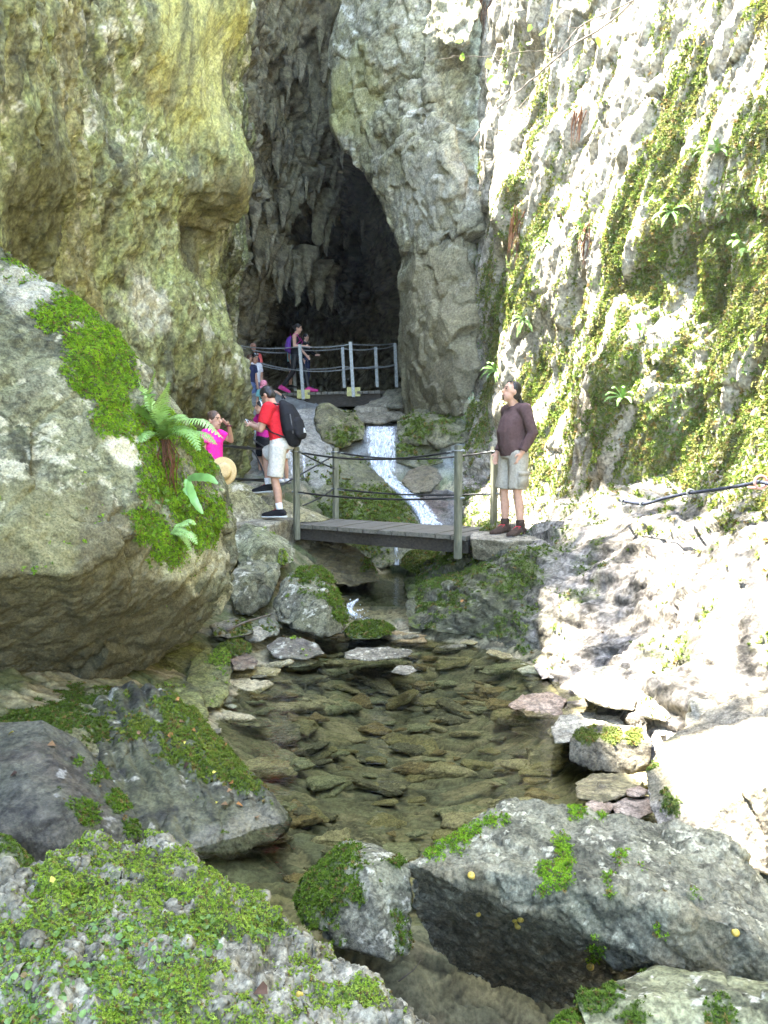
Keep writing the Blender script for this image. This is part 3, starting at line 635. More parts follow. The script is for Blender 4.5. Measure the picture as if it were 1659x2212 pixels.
ramp = rock_tint(v, N, dict(base=(.32, .30, .31), alt=(.21, .195, .20), stain=((.065, .062, .06), .8), streak=((.33, .315, .315), .5), film=((.15, .15, .10), .25)), 60)
rp = fbm(np.stack([v[:, 0] * 1.4 + v[:, 1] * .7, v[:, 1] * .55, v[:, 2]], 1) * 5, 4, .6, 68, 'billow'); ramp = ramp * (1 - .6 * sstep(.0, -.3, rp))[:, None]
wl = rock_tint(v, N, dict(base=(.40, .385, .36), alt=(.31, .295, .265), stain=((.13, .12, .10), .6), streak=((.19, .17, .12), .35)), 61)
tn = ramp * (1 - k[:, None]) + wl * k[:, None]
wetm = sstep(1.9, .9, v[:, 0] + .35 * fbm(v * 1.5, 3, .5, 5)) * sstep(1.6, .8, v[:, 2]) * sstep(6.6, 7.4, v[:, 1])
tn = mix(tn, rock_tint(v, N, WETC, 66), wetm * .85)
U_, V_, F_ = project(v)
mk = k * sstep(-.12, .26, fbm(sheared(v, .4) * 1.7, 5, .62, 70) + .25 * N[:, 2] - .26 * sstep(4.2, 7.5, v[:, 2]) + .05 * sstep(5, 3, v[:, 2]) + .12 * sstep(2.6, 3.0, v[:, 0]))
mk_low = wetm * sstep(-.02, .2, fbm(v * 2.6, 4, .6, 74) + .3 * N[:, 2] - .1)
mk_ramp = (1 - k) * sstep(.10, .3, fbm(v * 1.7, 5, .62, 75)) * .5 * sstep(.35, .6, v[:, 2]); mk_ramp *= sstep(.45, .8, np.hypot(v[:, 0] - 1.5, v[:, 1] - 9.1))
tn = mix(tn, (.10, .12, .03), np.clip(mk + mk_low + mk_ramp, 0, 1) * .8)
set_tint(me, tn); wall_r = link('cliff_right', me, MAT['rock_far'], kind='structure')
vis = ((U_ > 900) & (U_ < 1760) & (V_ > -120) & (F_ > 0)).astype(np.float32)
WG = [(.17, .21, .03), (.11, .16, .022), (.07, .11, .018), (.20, .21, .045), (.14, .13, .045)]
moss_on(wall_r, me, mk * vis, .031, 150000, 71, WG, .1, cover=2.4)
moss_on(wall_r, me, mk * vis * sstep(1.3, 2.0, v[:, 2]) * sstep(.0, .25, fbm(v * 2.2, 3, .5, 76)), .062, 22000, 72, WG, .0, 'hang', cover=1.2, mat='leaf')
moss_on(wall_r, me, k * vis * sstep(1.5, 2.2, v[:, 2]) * sstep(6.0, 4.0, v[:, 2]) * sstep(.05, .25, fbm(v * 1.1, 4, .6, 79)), .045, 16000, 77, [(.05, .10, .02), (.10, .17, .03), (.15, .2, .05)], .1, 'ivy', cover=.7, mat='leaf')
moss_on(wall_r, me, (mk_low + .5 * mk_ramp) * vis, .026, 50000, 73, [(.10, .15, .02), (.065, .10, .017), (.14, .17, .03)], .4, cover=1.6)

# far end behind the camera, so that the gorge is closed off there by forest-covered rock
# ---- water
def sheet(name, x0, x1, y0, y1, z, mat, n=2):
    vs = [(x0, y0, z), (x1, y0, z), (x1, y1, z), (x0, y1, z)]
    return link(name, np_mesh(name, np.array(vs, float), np.array([[0, 1, 2, 3]], np.int32)), MAT[mat], kind='structure')
sheet('water', -3.2, 2.6, 3.12, 8.75, 0.0, 'pool_water')
sheet('water', -1.7, 1.6, 8.86, 12.4, 0.22, 'pool_water')
def ribbon(name, path, widths, mat, seed=0, n=90, m=26, bulge=.05, lumps=.03, kind='structure', edge=.16):
    A = np.array([pt(q) for q in path]); t = np.linspace(0, len(A) - 1, n); C_ = pchip(A, t); wd = np.interp(t, range(len(A)), widths)
    s = np.linspace(-1, 1, m); T = np.gradient(C_, axis=0); T /= np.linalg.norm(T, axis=1)[:, None]
    R = np.cross(T, np.array([0, -1.0, .35])); R /= np.linalg.norm(R, axis=1)[:, None]; Nn = np.cross(R, T); Nn *= np.sign(-Nn[:, 1:2] + 1e-6)
    G = C_[:, None] + R[:, None] * (s[None, :, None] * wd[:, None, None]) + Nn[:, None] * (bulge * (1 - s[None, :, None] ** 2))
    vv = G.reshape(-1, 3); vv = vv + np.repeat(Nn, m, axis=0) * (lumps * fbm(vv * np.array([9, 9, 2.0]), 4, .6, seed))[:, None]
    i = np.arange((n - 1) * m).reshape(n - 1, m)[:, :-1].ravel(); fc = np.stack([i, i + 1, i + m + 1, i + m], 1).astype(np.int32)
    al = np.clip((1 - np.abs(s)) / edge, 0, 1)[None] * np.clip(np.minimum(np.arange(n), np.arange(n)[::-1]) / 5.0 + .3, 0, 1)[:, None]
    return link(name, np_mesh(name, vv, fc, np.repeat(al.ravel()[:, None], 3, 1)), MAT[mat], kind=kind)
rs = np.random.RandomState(9)
for k in range(13):
    o = (k - 6) * 3.9 + rs.uniform(-2, 2); d = rs.uniform(-.06, .06); b_ = .55 + .3 * rs.rand(); g_ = rs.uniform(-5, 5); w0 = rs.uniform(.05, .10)
    ribbon('waterfall', [(822 + o, 924, 14.15 + d), (822 + o * 1.02, 934, 13.85 + d), (824 + o * .95, 985 + g_, 13.62 + d), (834 + o * .62, 1034 + g_, 13.45 + d), (867 + o * .45 - g_, 1063 + g_ * .6, 13.0 + d), (905 + o * .5 - g_, 1100 + g_, 12.5 + d), (936 + o * .7, 1150, 11.95 + d), (942 + o * .8, 1180, 11.6)], [w0 * .9, w0, w0, w0 * b_ * 1.2, w0 * b_, w0 * b_ * 1.1, w0, w0 * 1.2], 'falling_water', k, 100, 9, .03, .05, edge=.75)
ribbon('waterfall', [(853, 1165, 11.7), (856, 1190, 11.55), (857, 1222, 11.5)], [.05, .04, .05], 'falling_water', 5, edge=.7)
for q in range(9):
    a_ = rs.uniform(-5, 5); ribbon('waterfall', [(778 - 2.2 * q + a_, 1295 + .8 * q, 9.0), (771 - 2.4 * q + a_, 1300 + q, 8.84), (763 - 1.6 * q + a_, 1312 + q, 8.68 - .02 * q), (752 + q * 3.5 + a_, 1334 + rs.uniform(-4, 4), 8.5)], [.018, .022, .025, .035], 'falling_water', 7 + q, 30, 7, .015, .03, edge=.9)
bm_ = bmesh.new()
for q in range(70):
    p_ = P(rs.normal(765, 15), rs.normal(1324, 9), 8.62 + rs.normal() * .06); bmesh.ops.create_icosphere(bm_, subdivisions=1, radius=rs.uniform(.003, .009), matrix=Matrix.Translation(p_))
dm = bpy.data.meshes.new('water_foam'); bm_.to_mesh(dm); bm_.free(); set_tint(dm, np.ones((len(dm.vertices), 3))); link('water_foam', dm, MAT['foam'], kind='structure')
fv = np.array([PZ(U, V, .012) for V in np.linspace(1326, 1352, 14) for U in np.linspace(738, 812, 30)]); fi = np.arange(13 * 30).reshape(13, 30)[:, :-1].ravel()
fu, fvv, _ = project(fv); fa = np.clip(1.3 - ((fu - 770) / 32) ** 2 - ((fvv - 1337) / 12) ** 2, 0, 1)[:, None] * np.ones((1, 3)); fv[:, 2] += .02 * np.abs(fbm(fv * 14, 3, .6, 3))
link('water_foam', np_mesh('water_foam', fv, np.stack([fi, fi + 1, fi + 31, fi + 30], 1).astype(np.int32), fa), MAT['foam'], kind='structure')
for (U, w_) in ((627, .03), (655, .03)):
    ribbon('waterfall', [(U, 960 + (U % 7) * 4, 12.55), (U + 1, 990, 12.4), (U + 3, 1035, 12.2)], [w_, w_ * 1.2, w_ * .8], 'falling_water', U, 40, 8, .01, .01, edge=.9)
# ================================================================== boulders
MG = [(.23, .37, .018), (.15, .28, .016), (.09, .16, .014)]          # fresh moss
MD = [(.085, .13, .018), (.13, .17, .03), (.06, .09, .016)]         # dark moss by the water
GR = dict(base=(.17, .17, .145), alt=(.24, .24, .205), film=((.17, .185, .08), .4), stain=((.06, .062, .05), .75), lichen=((.42, .42, .38), .2, 12))
# the great boulder on the left
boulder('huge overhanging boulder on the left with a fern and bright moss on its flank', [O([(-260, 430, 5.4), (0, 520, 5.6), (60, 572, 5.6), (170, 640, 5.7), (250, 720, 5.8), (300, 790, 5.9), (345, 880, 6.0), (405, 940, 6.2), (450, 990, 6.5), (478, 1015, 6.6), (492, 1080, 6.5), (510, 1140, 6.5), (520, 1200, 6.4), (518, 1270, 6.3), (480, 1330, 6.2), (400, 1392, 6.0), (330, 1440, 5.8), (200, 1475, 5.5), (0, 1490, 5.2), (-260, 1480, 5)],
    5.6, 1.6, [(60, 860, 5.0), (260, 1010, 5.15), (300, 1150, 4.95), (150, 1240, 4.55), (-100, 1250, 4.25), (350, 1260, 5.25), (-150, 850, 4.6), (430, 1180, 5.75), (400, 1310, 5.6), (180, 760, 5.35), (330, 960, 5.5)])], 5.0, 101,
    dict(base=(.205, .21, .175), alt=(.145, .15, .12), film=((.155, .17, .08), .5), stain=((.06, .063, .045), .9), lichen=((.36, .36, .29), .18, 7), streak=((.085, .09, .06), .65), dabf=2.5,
         dab=[(280, 960, 60, (.5, .5, .42), .8), (350, 1260, 70, (.45, .45, .34), .55), (430, 1200, 60, (.42, .42, .32), .5), (60, 620, 60, (.4, .4, .36), .5), (150, 1370, 280, (.095, .085, .05), .75), (60, 1160, 130, (.2, .2, .11), .5), (330, 1390, 150, (.075, .068, .042), .7), (0, 1400, 200, (.085, .075, .045), .7)]),  # belly dabs: brown stain, painted darker for the shade under the overhang
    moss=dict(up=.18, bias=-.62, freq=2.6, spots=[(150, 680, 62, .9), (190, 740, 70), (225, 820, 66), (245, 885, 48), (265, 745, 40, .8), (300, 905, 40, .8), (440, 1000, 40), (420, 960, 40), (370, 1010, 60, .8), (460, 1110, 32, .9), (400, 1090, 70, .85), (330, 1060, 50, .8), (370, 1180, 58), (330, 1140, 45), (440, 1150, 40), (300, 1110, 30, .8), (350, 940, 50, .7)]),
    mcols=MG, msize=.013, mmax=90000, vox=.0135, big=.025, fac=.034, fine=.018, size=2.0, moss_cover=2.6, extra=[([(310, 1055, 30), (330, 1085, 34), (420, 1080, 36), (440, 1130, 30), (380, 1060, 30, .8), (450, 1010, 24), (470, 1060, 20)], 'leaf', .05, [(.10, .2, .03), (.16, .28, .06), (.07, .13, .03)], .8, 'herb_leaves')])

# left bank, from the water back to the great boulder
def ribs(v):
    q = v @ np.array([.86, .42, .28]); w_ = fbm(v * 3, 3, .5, 3)
    return .030 * np.abs(np.sin((q + .05 * w_) * 32)) * sstep(-.2, .2, fbm(v * 2.1, 2, .5, 8) + .1)
boulder('ribbed mossy rock sloping from the left bank into the pool', [O([(150, 1560, 4.6), (260, 1490, 5.0), (345, 1490, 5.0), (440, 1555, 4.9), (520, 1650, 4.5), (575, 1710, 4.3), (630, 1770, 4.1), (600, 1815, 3.95), (520, 1842, 3.85), (440, 1850, 3.8), (320, 1840, 3.7), (260, 1850, 3.6), (180, 1700, 4.0)], 4.5, .9, [(350, 1620, 4.5), (450, 1720, 4.1), (330, 1750, 3.9), (500, 1790, 3.9)])], 4.2, 102,
    dict(base=(.065, .065, .05), alt=(.12, .115, .095), film=((.075, .085, .035), .45), stain=((.025, .025, .02), .85), lichen=((.27, .27, .24), .05, 10), dab=[(540, 1800, 60, (.17, .16, .13), .5), (460, 1830, 50, (.16, .155, .135), .5)]), mat='rock_wet',
    moss=dict(up=.2, bias=-.72, freq=4, spots=[(400, 1555, 70), (460, 1620, 65), (500, 1650, 50, .9), (300, 1560, 50, .6), (350, 1600, 50, .6), (330, 1530, 50, .5), (530, 1690, 40, .7), (250, 1520, 40, .5), (430, 1570, 30, .8), (390, 1640, 40, .5)]), mcols=[(.14, .19, .02), (.085, .13, .016), (.18, .20, .03)], ribs=ribs, big=.03, fac=.02, fine=.014, size=1.0, msize=.016, mmax=40000)
boulder('smooth dark wet boulder at the left edge', [O([(-120, 1560, 3.7), (0, 1560, 3.7), (90, 1555, 3.75), (160, 1590, 3.8), (220, 1660, 3.75), (280, 1740, 3.6), (300, 1810, 3.4), (250, 1870, 3.2), (0, 1890, 3.1), (-150, 1880, 3.1)], 3.6, .8, [(60, 1680, 3.35), (150, 1750, 3.25), (0, 1800, 3.1)])], 3.4, 103,
    dict(base=(.055, .055, .05), alt=(.085, .08, .07), film=((.07, .075, .045), .4), stain=((.05, .04, .035), .6), lichen=((.22, .22, .22), .06, 8)), mat='rock_wet', moss=dict(up=.1, bias=-.7, spots=[(225, 1660, 40, .9), (260, 1730, 34), (285, 1790, 26), (170, 1640, 22, .8), (190, 1760, 36, .7)]), big=.03, fac=.006, fine=.006, mcols=[(.10, .17, .012), (.07, .12, .014)], msize=.012)
boulder('mossy bank rock under the great boulder at the left edge', [O([(-120, 1500, 4.9), (0, 1490, 5.1), (120, 1478, 5.3), (230, 1490, 5.2), (310, 1500, 5.1), (300, 1560, 4.8), (240, 1640, 4.3), (120, 1620, 4.1), (-100, 1620, 4.0)], 5, .8, [(60, 1530, 4.6), (200, 1560, 4.6)])], 4.6, 104,
    dict(base=(.17, .165, .12), alt=(.24, .23, .18), film=((.15, .16, .06), .5), stain=((.06, .055, .04), .7), lichen=((.4, .4, .34), .15, 9)), moss=dict(up=.4, bias=-.55, spots=[(30, 1560, 50, .8), (250, 1560, 60, .7), (120, 1500, 60, .6), (10, 1500, 40, .8)]), mcols=[(.09, .14, .015), (.06, .09, .015)])
boulder('small mossy rock at the left edge beside the dark boulder', [O([(-90, 1800, 2.7), (20, 1810, 2.7), (80, 1870, 2.65), (60, 1910, 2.6), (-90, 1910, 2.5)], 2.7, .3)], 2.7, 105, GR, moss=dict(up=.4, bias=-.1), mcols=[(.10, .16, .015), (.07, .11, .015)])
YG = dict(base=(.20, .19, .10), alt=(.15, .15, .08), film=((.16, .175, .05), .6), stain=((.06, .06, .035), .7))
boulder('yellow green rock standing at the left bank of the pool', [O([(410, 1430, 6.3), (440, 1405, 6.5), (490, 1400, 6.6), (498, 1440, 6.3), (495, 1500, 5.9), (470, 1530, 5.7), (430, 1530, 5.6), (400, 1480, 5.9)], 6, .5)], 6, 106, YG, moss=dict(up=.3, bias=-.5, spots=[(480, 1415, 25, .8)]))
boulder('low brown rock half in the water below the yellow green rock', [O([(330, 1480, 5.7), (380, 1460, 5.9), (430, 1490, 5.7), (450, 1545, 5.4), (440, 1580, 5.2), (380, 1560, 5.2), (340, 1520, 5.4)], 5.5, .4)], 5.5, 107, YG, mat='rock_wet', moss=dict(up=.3, bias=-.6))
boulder('dark block in the shade under the great boulder', [O([(300, 1440, 6.1), (370, 1410, 6.6), (430, 1385, 7), (460, 1400, 6.9), (420, 1460, 6.3), (340, 1490, 5.9)], 6.3, .6)], 6.3, 108, YG, moss=None)
# rocks between the great boulder and the footbridge
boulder('big pointed grey boulder with a mossy edge left of the little cascade', [O([(592, 1310, 8.0), (612, 1262, 8.2), (650, 1224, 8.4), (690, 1222, 8.5), (712, 1240, 8.4), (738, 1290, 8.2), (747, 1330, 8.0), (742, 1368, 7.75), (715, 1378, 7.6), (650, 1362, 7.6), (600, 1345, 7.7)], 8.1, .7, [(665, 1290, 7.75), (700, 1300, 7.7)])], 8, 109,
    dict(base=(.15, .148, .12), alt=(.20, .195, .16), film=((.13, .135, .06), .4), stain=((.07, .065, .05), .6), lichen=((.42, .42, .38), .18, 16)), moss=dict(up=.2, bias=-.6, spots=[(725, 1290, 22, .9), (735, 1330, 20), (665, 1235, 28, .8), (705, 1240, 24)]), mcols=[(.10, .15, .014), (.07, .11, .014)], fine=.02, fac=.05)
boulder('rounded pale boulder under the path left of the footbridge', [O([(505, 1150, 9.2), (530, 1128, 9.4), (575, 1140, 9.4), (620, 1165, 9.4), (642, 1185, 9.3), (638, 1215, 9.1), (590, 1235, 8.9), (520, 1225, 8.8), (495, 1190, 9.0)], 9.2, .7, [(570, 1175, 8.8)])], 9, 110, dict(LIME, lichen=((.5, .5, .42), .3, 10)), moss=dict(up=.3, bias=-.75, spots=[(600, 1205, 25, .7)]))
boulder('angular grey rock wedged between the great boulder and the pointed boulder', [O([(510, 1215, 8.6), (560, 1205, 8.8), (605, 1215, 8.8), (608, 1240, 8.7), (580, 1300, 8.3), (540, 1330, 8.1), (505, 1320, 8.0), (500, 1250, 8.3)], 8.5, .6, [(545, 1250, 8.2)])], 8.4, 111, GR, moss=dict(up=.3, bias=-.7), fac=.06)
boulder('pale rock face rising from the path behind the girl', [O([(450, 1060, 10.2), (482, 1037, 10.4), (540, 1048, 10.8), (600, 1078, 11.1), (650, 1103, 11.3), (718, 1122, 11.4), (700, 1128, 11.0), (625, 1124, 10.75), (560, 1127, 10.45), (480, 1132, 9.95), (450, 1125, 9.9)], 10.6, .6)], 10, 112,
    dict(base=(.40, .385, .32), alt=(.30, .29, .21), film=((.26, .25, .09), .45), stain=((.13, .12, .09), .5), lichen=((.55, .53, .46), .2, 6)), moss=None, big=.03, fac=.02)
PATHC = dict(base=(.30, .285, .24), alt=(.24, .23, .19), stain=((.14, .13, .10), .6))
boulder('flat rock of the path where the man in red stands', [[W(-2.2, 9.9, 1.06), W(-1.42, 9.9, 1.05), W(-1.29, 10.3, 1.07), W(-1.05, 11.2, 1.09), W(-2.2, 11.3, 1.12), W(-2.2, 9.9, .3), W(-1.45, 10.0, .35), W(-1.3, 10.4, .3), W(-1.1, 11.2, .3), W(-2.2, 11.3, .3)]], 10, 113, PATHC, moss=None, big=.015, fac=.012, fine=.006, cat='rock', name='rock')
boulder('stone step behind the man in red, carrying his raised foot', [[W(-2.0, 10.62, 1.36), W(-1.42, 10.6, 1.37), W(-1.4, 11.3, 1.39), W(-2.1, 11.4, 1.42), W(-2.0, 10.58, .9), W(-1.42, 10.58, .9), W(-1.4, 11.3, .9), W(-2.1, 11.4, .9)]], 10.8, 114, PATHC, moss=None, big=.01, fac=.012, fine=.008, cat='step', name='step')
# stones at the head of the pool
boulder('flat dark stone breaking the water in front of the pointed boulder', [O([(572, 1395, 7.35), (600, 1376, 7.5), (650, 1378, 7.5), (690, 1395, 7.4), (702, 1412, 7.2), (660, 1425, 7.05), (590, 1420, 7.05)], 7.3, .4)], 7.3, 115, dict(base=(.15, .13, .115), alt=(.12, .115, .09), stain=((.06, .05, .045), .6), lichen=((.4, .4, .36), .08, 14)), mat='rock_wet', moss=dict(up=.2, bias=-.6))
boulder('low mossy stone below the little cascade', [O([(742, 1372, 7.9), (760, 1350, 8.1), (800, 1340, 8.2), (840, 1348, 8.2), (856, 1362, 8.0), (820, 1380, 7.75), (760, 1382, 7.7)], 8, .4)], 8, 116, WETC, mat='rock_wet', moss=dict(up=.6, bias=-.2), mcols=[(.09, .13, .012), (.06, .09, .012)])
boulder('thin shelf of pebbly stone lying across the pool', [O([(738, 1410, 7.2), (765, 1400, 7.3), (840, 1398, 7.35), (895, 1405, 7.3), (885, 1420, 7.1), (800, 1428, 7.0), (745, 1424, 7.0)], 7.2, .25)], 7.2, 117, dict(base=(.20, .185, .15), alt=(.14, .13, .10), stain=((.06, .055, .045), .7), lichen=((.5, .48, .42), .25, 22)), mat='rock_wet', moss=None, fine=.04)
boulder('small pebbly stone in the middle of the pool', [O([(842, 1452, 6.7), (858, 1438, 6.8), (890, 1438, 6.8), (903, 1450, 6.7), (875, 1460, 6.6)], 6.7, .2)], 6.7, 118, dict(base=(.24, .22, .18), alt=(.16, .15, .12), lichen=((.5, .48, .42), .25, 22)), mat='rock_wet', moss=None, fine=.04)
for k, (lab, o_, D, mo) in enumerate([
    ('dark stone on the shingle under the great boulder', [(455, 1350, 7.3), (500, 1335, 7.5), (545, 1345, 7.5), (550, 1370, 7.3), (500, 1380, 7.1), (460, 1375, 7.1)], 7.3, -.55),
    ('mossy stone at the pool edge left of the flat dark stone', [(470, 1395, 7.0), (510, 1380, 7.2), (540, 1392, 7.2), (545, 1412, 7.0), (500, 1420, 6.8)], 7, -.2),
    ('rust brown wet stone at the pool edge by the yellow green rock', [(495, 1425, 6.7), (530, 1412, 6.9), (560, 1428, 6.8), (550, 1445, 6.6), (505, 1448, 6.5)], 6.7, -.9),
    ('grey stone resting against the foot of the pointed boulder', [(555, 1340, 7.7), (585, 1330, 7.8), (610, 1350, 7.8), (600, 1372, 7.6), (560, 1370, 7.5)], 7.7, -.5),
    ('pale angular stone on the shingle behind the flat dark stone', [(525, 1360, 7.45), (560, 1352, 7.6), (590, 1372, 7.5), (560, 1388, 7.3), (530, 1384, 7.3)], 7.5, -.8)]):
    boulder(lab, [O(o_, D, .3)], D, 120 + k, dict(base=[(.13, .125, .10), (.13, .13, .1), (.17, .12, .09), (.2, .2, .17), (.26, .25, .21)][k], alt=(.18, .17, .13), stain=((.06, .055, .045), .6)), mat='rock_wet', moss=dict(up=.4, bias=mo), mcols=MD, fac=.06)
# behind and below the footbridge
boulder('broad mossy slab sloping down left of the waterfall', [O([(645, 1010, 12.7), (690, 985, 13.0), (730, 978, 13.3), (780, 985, 13.5), (815, 1030, 13.3), (855, 1065, 12.9), (890, 1105, 12.4), (918, 1150, 11.9), (915, 1210, 11.6), (820, 1230, 11.4), (700, 1200, 11.6), (640, 1120, 12.1)], 12.6, .8, [(740, 1060, 12.3), (800, 1110, 11.9), (700, 1100, 12.0)])], 12, 130,
    dict(base=(.17, .165, .13), alt=(.13, .13, .095), film=((.12, .13, .055), .5), stain=((.06, .06, .045), .6), dab=[(690, 1010, 40, (.26, .26, .25), .7), (760, 1090, 25, (.3, .27, .18), .7)]), mat='rock_wet', moss=dict(up=.3, bias=-.5, freq=2, spots=[(740, 1100, 40, .7), (820, 1110, 50, .6), (690, 1120, 40, .7), (780, 1160, 60, .5)]), mcols=MD, big=.02, fac=.02, msize=.035, size=1.2)
boulder('grey rain-washed rock slope under the upper bridge', [O([(600, 905, 14.2), (640, 885, 14.8), (690, 880, 15.0), (720, 920, 14.6), (735, 985, 13.5), (690, 1015, 12.8), (640, 1050, 12.4), (600, 1030, 12.6), (585, 960, 13.2)], 13.6, .9, [(650, 960, 13.2)])], 13.3, 131, dict(base=(.27, .265, .25), alt=(.21, .205, .19), stain=((.11, .11, .10), .6), streak=((.35, .345, .34), .4)), mat='rock_wet', moss=dict(up=.0, bias=-.9), big=.02, fac=.015, size=1.2)
boulder('jutting brown rock left of the top of the waterfall', [O([(678, 905, 14.2), (685, 868, 14.6), (720, 872, 14.7), (765, 895, 14.6), (792, 920, 14.4), (790, 950, 14.0), (740, 965, 13.7), (700, 955, 13.7)], 14.3, .7, [(720, 920, 13.8)])], 14, 132, dict(base=(.16, .15, .11), alt=(.22, .21, .15), film=((.15, .15, .06), .5), stain=((.06, .055, .04), .65)), moss=dict(up=.1, bias=-.6, spots=[(740, 940, 40, .5)]), mcols=MD, fac=.08)
boulder('rock ledge right of the top of the waterfall', [O([(850, 905, 14.9), (885, 890, 15.2), (960, 880, 15.0), (1020, 890, 14.6), (1040, 930, 14.0), (1010, 960, 13.7), (930, 965, 13.8), (862, 950, 14.1)], 14.4, .9, [(940, 930, 13.8)])], 14, 133, dict(base=(.15, .145, .105), alt=(.20, .195, .15), film=((.12, .125, .055), .5), stain=((.055, .05, .04), .7)), moss=dict(up=.2, bias=-.6, spots=[(900, 930, 40, .5), (970, 900, 40, .4)]), mcols=MD, fac=.08)
boulder('block under the right end of the upper bridge', [O([(765, 885, 16.6), (800, 865, 17.2), (850, 860, 17.4), (885, 870, 17.0), (880, 905, 16.2), (820, 915, 15.6), (770, 912, 15.6)], 16.5, .9)], 16, 134, dict(base=(.24, .22, .18), alt=(.18, .165, .13), stain=((.08, .07, .055), .6)), moss=None, fac=.08)
boulder('hump of rock between the upper bridge and the buttress', [O([(820, 860, 17.4), (835, 842, 17.8), (870, 838, 17.6), (905, 850, 17.0), (900, 880, 16.4), (840, 885, 16.4)], 17, .7)], 17, 135, dict(base=(.17, .16, .12), alt=(.13, .125, .09), stain=((.07, .065, .05), .6)), moss=None, fac=.07)
boulder('wet brown boulder beside the middle of the waterfall', [O([(866, 1040, 13.1), (880, 1015, 13.4), (915, 1003, 13.5), (948, 1012, 13.4), (957, 1035, 13.2), (930, 1062, 12.8), (890, 1068, 12.8)], 13.1, .5)], 13, 136, dict(base=(.14, .12, .095), alt=(.18, .16, .13), stain=((.06, .05, .04), .6), film=((.11, .115, .05), .3)), mat='rock_wet', moss=dict(up=.1, bias=-.7), mcols=MD)
boulder('dark mossy rock between the waterfall and the ledge', [O([(850, 960, 14.0), (900, 950, 14.1), (950, 965, 14.0), (960, 1000, 13.7), (900, 1015, 13.6), (855, 1000, 13.8)], 13.9, .5)], 13.8, 137, dict(base=(.10, .10, .075), alt=(.14, .135, .10), stain=((.05, .05, .04), .6), film=((.08, .09, .04), .5)), mat='rock_wet', moss=dict(up=.2, bias=-.3), mcols=MD)
boulder('reddish rock at the foot of the waterfall', [O([(900, 1080, 12.8), (930, 1060, 13.0), (985, 1060, 13.0), (1010, 1100, 12.6), (990, 1150, 12.1), (950, 1160, 11.9), (925, 1110, 12.4)], 12.6, .5)], 12.5, 138, dict(base=(.13, .10, .095), alt=(.10, .09, .08), stain=((.05, .045, .04), .6)), mat='rock_wet', moss=dict(up=.1, bias=-.8), mcols=MD, fac=.06)
boulder('brown slab leaning under the footbridge', [O([(635, 1170, 10.9), (700, 1165, 11.2), (770, 1180, 11.2), (805, 1215, 10.7), (822, 1255, 10.2), (760, 1268, 9.9), (690, 1255, 10.0), (640, 1225, 10.3)], 10.5, .6)], 10.4, 139, dict(base=(.15, .115, .07), alt=(.11, .09, .055), stain=((.05, .045, .03), .6), film=((.10, .10, .04), .4)), mat='rock_wet', moss=dict(up=.1, bias=-.8, spots=[(795, 1220, 25, .8)]), mcols=MD)
boulder('dark mossy stone behind the brown slab under the footbridge', [O([(735, 1195, 11.4), (770, 1175, 11.6), (800, 1195, 11.5), (812, 1240, 11.0), (770, 1245, 10.9)], 11.3, .4)], 11.2, 140, WETC, mat='rock_wet', moss=dict(up=.3, bias=-.3), mcols=MD)
boulder('mossy mound speckled with fallen leaves under the footbridge', [O([(865, 1225, 10.8), (880, 1198, 11.1), (915, 1185, 11.3), (960, 1190, 11.2), (985, 1212, 10.9), (960, 1240, 10.5), (900, 1245, 10.4)], 10.9, .5)], 10.8, 141, dict(WETC, lichen=((.36, .34, .16), .1, 16)), moss=dict(up=.5, bias=-.1), mcols=[(.08, .115, .014), (.12, .14, .025), (.05, .075, .012)])
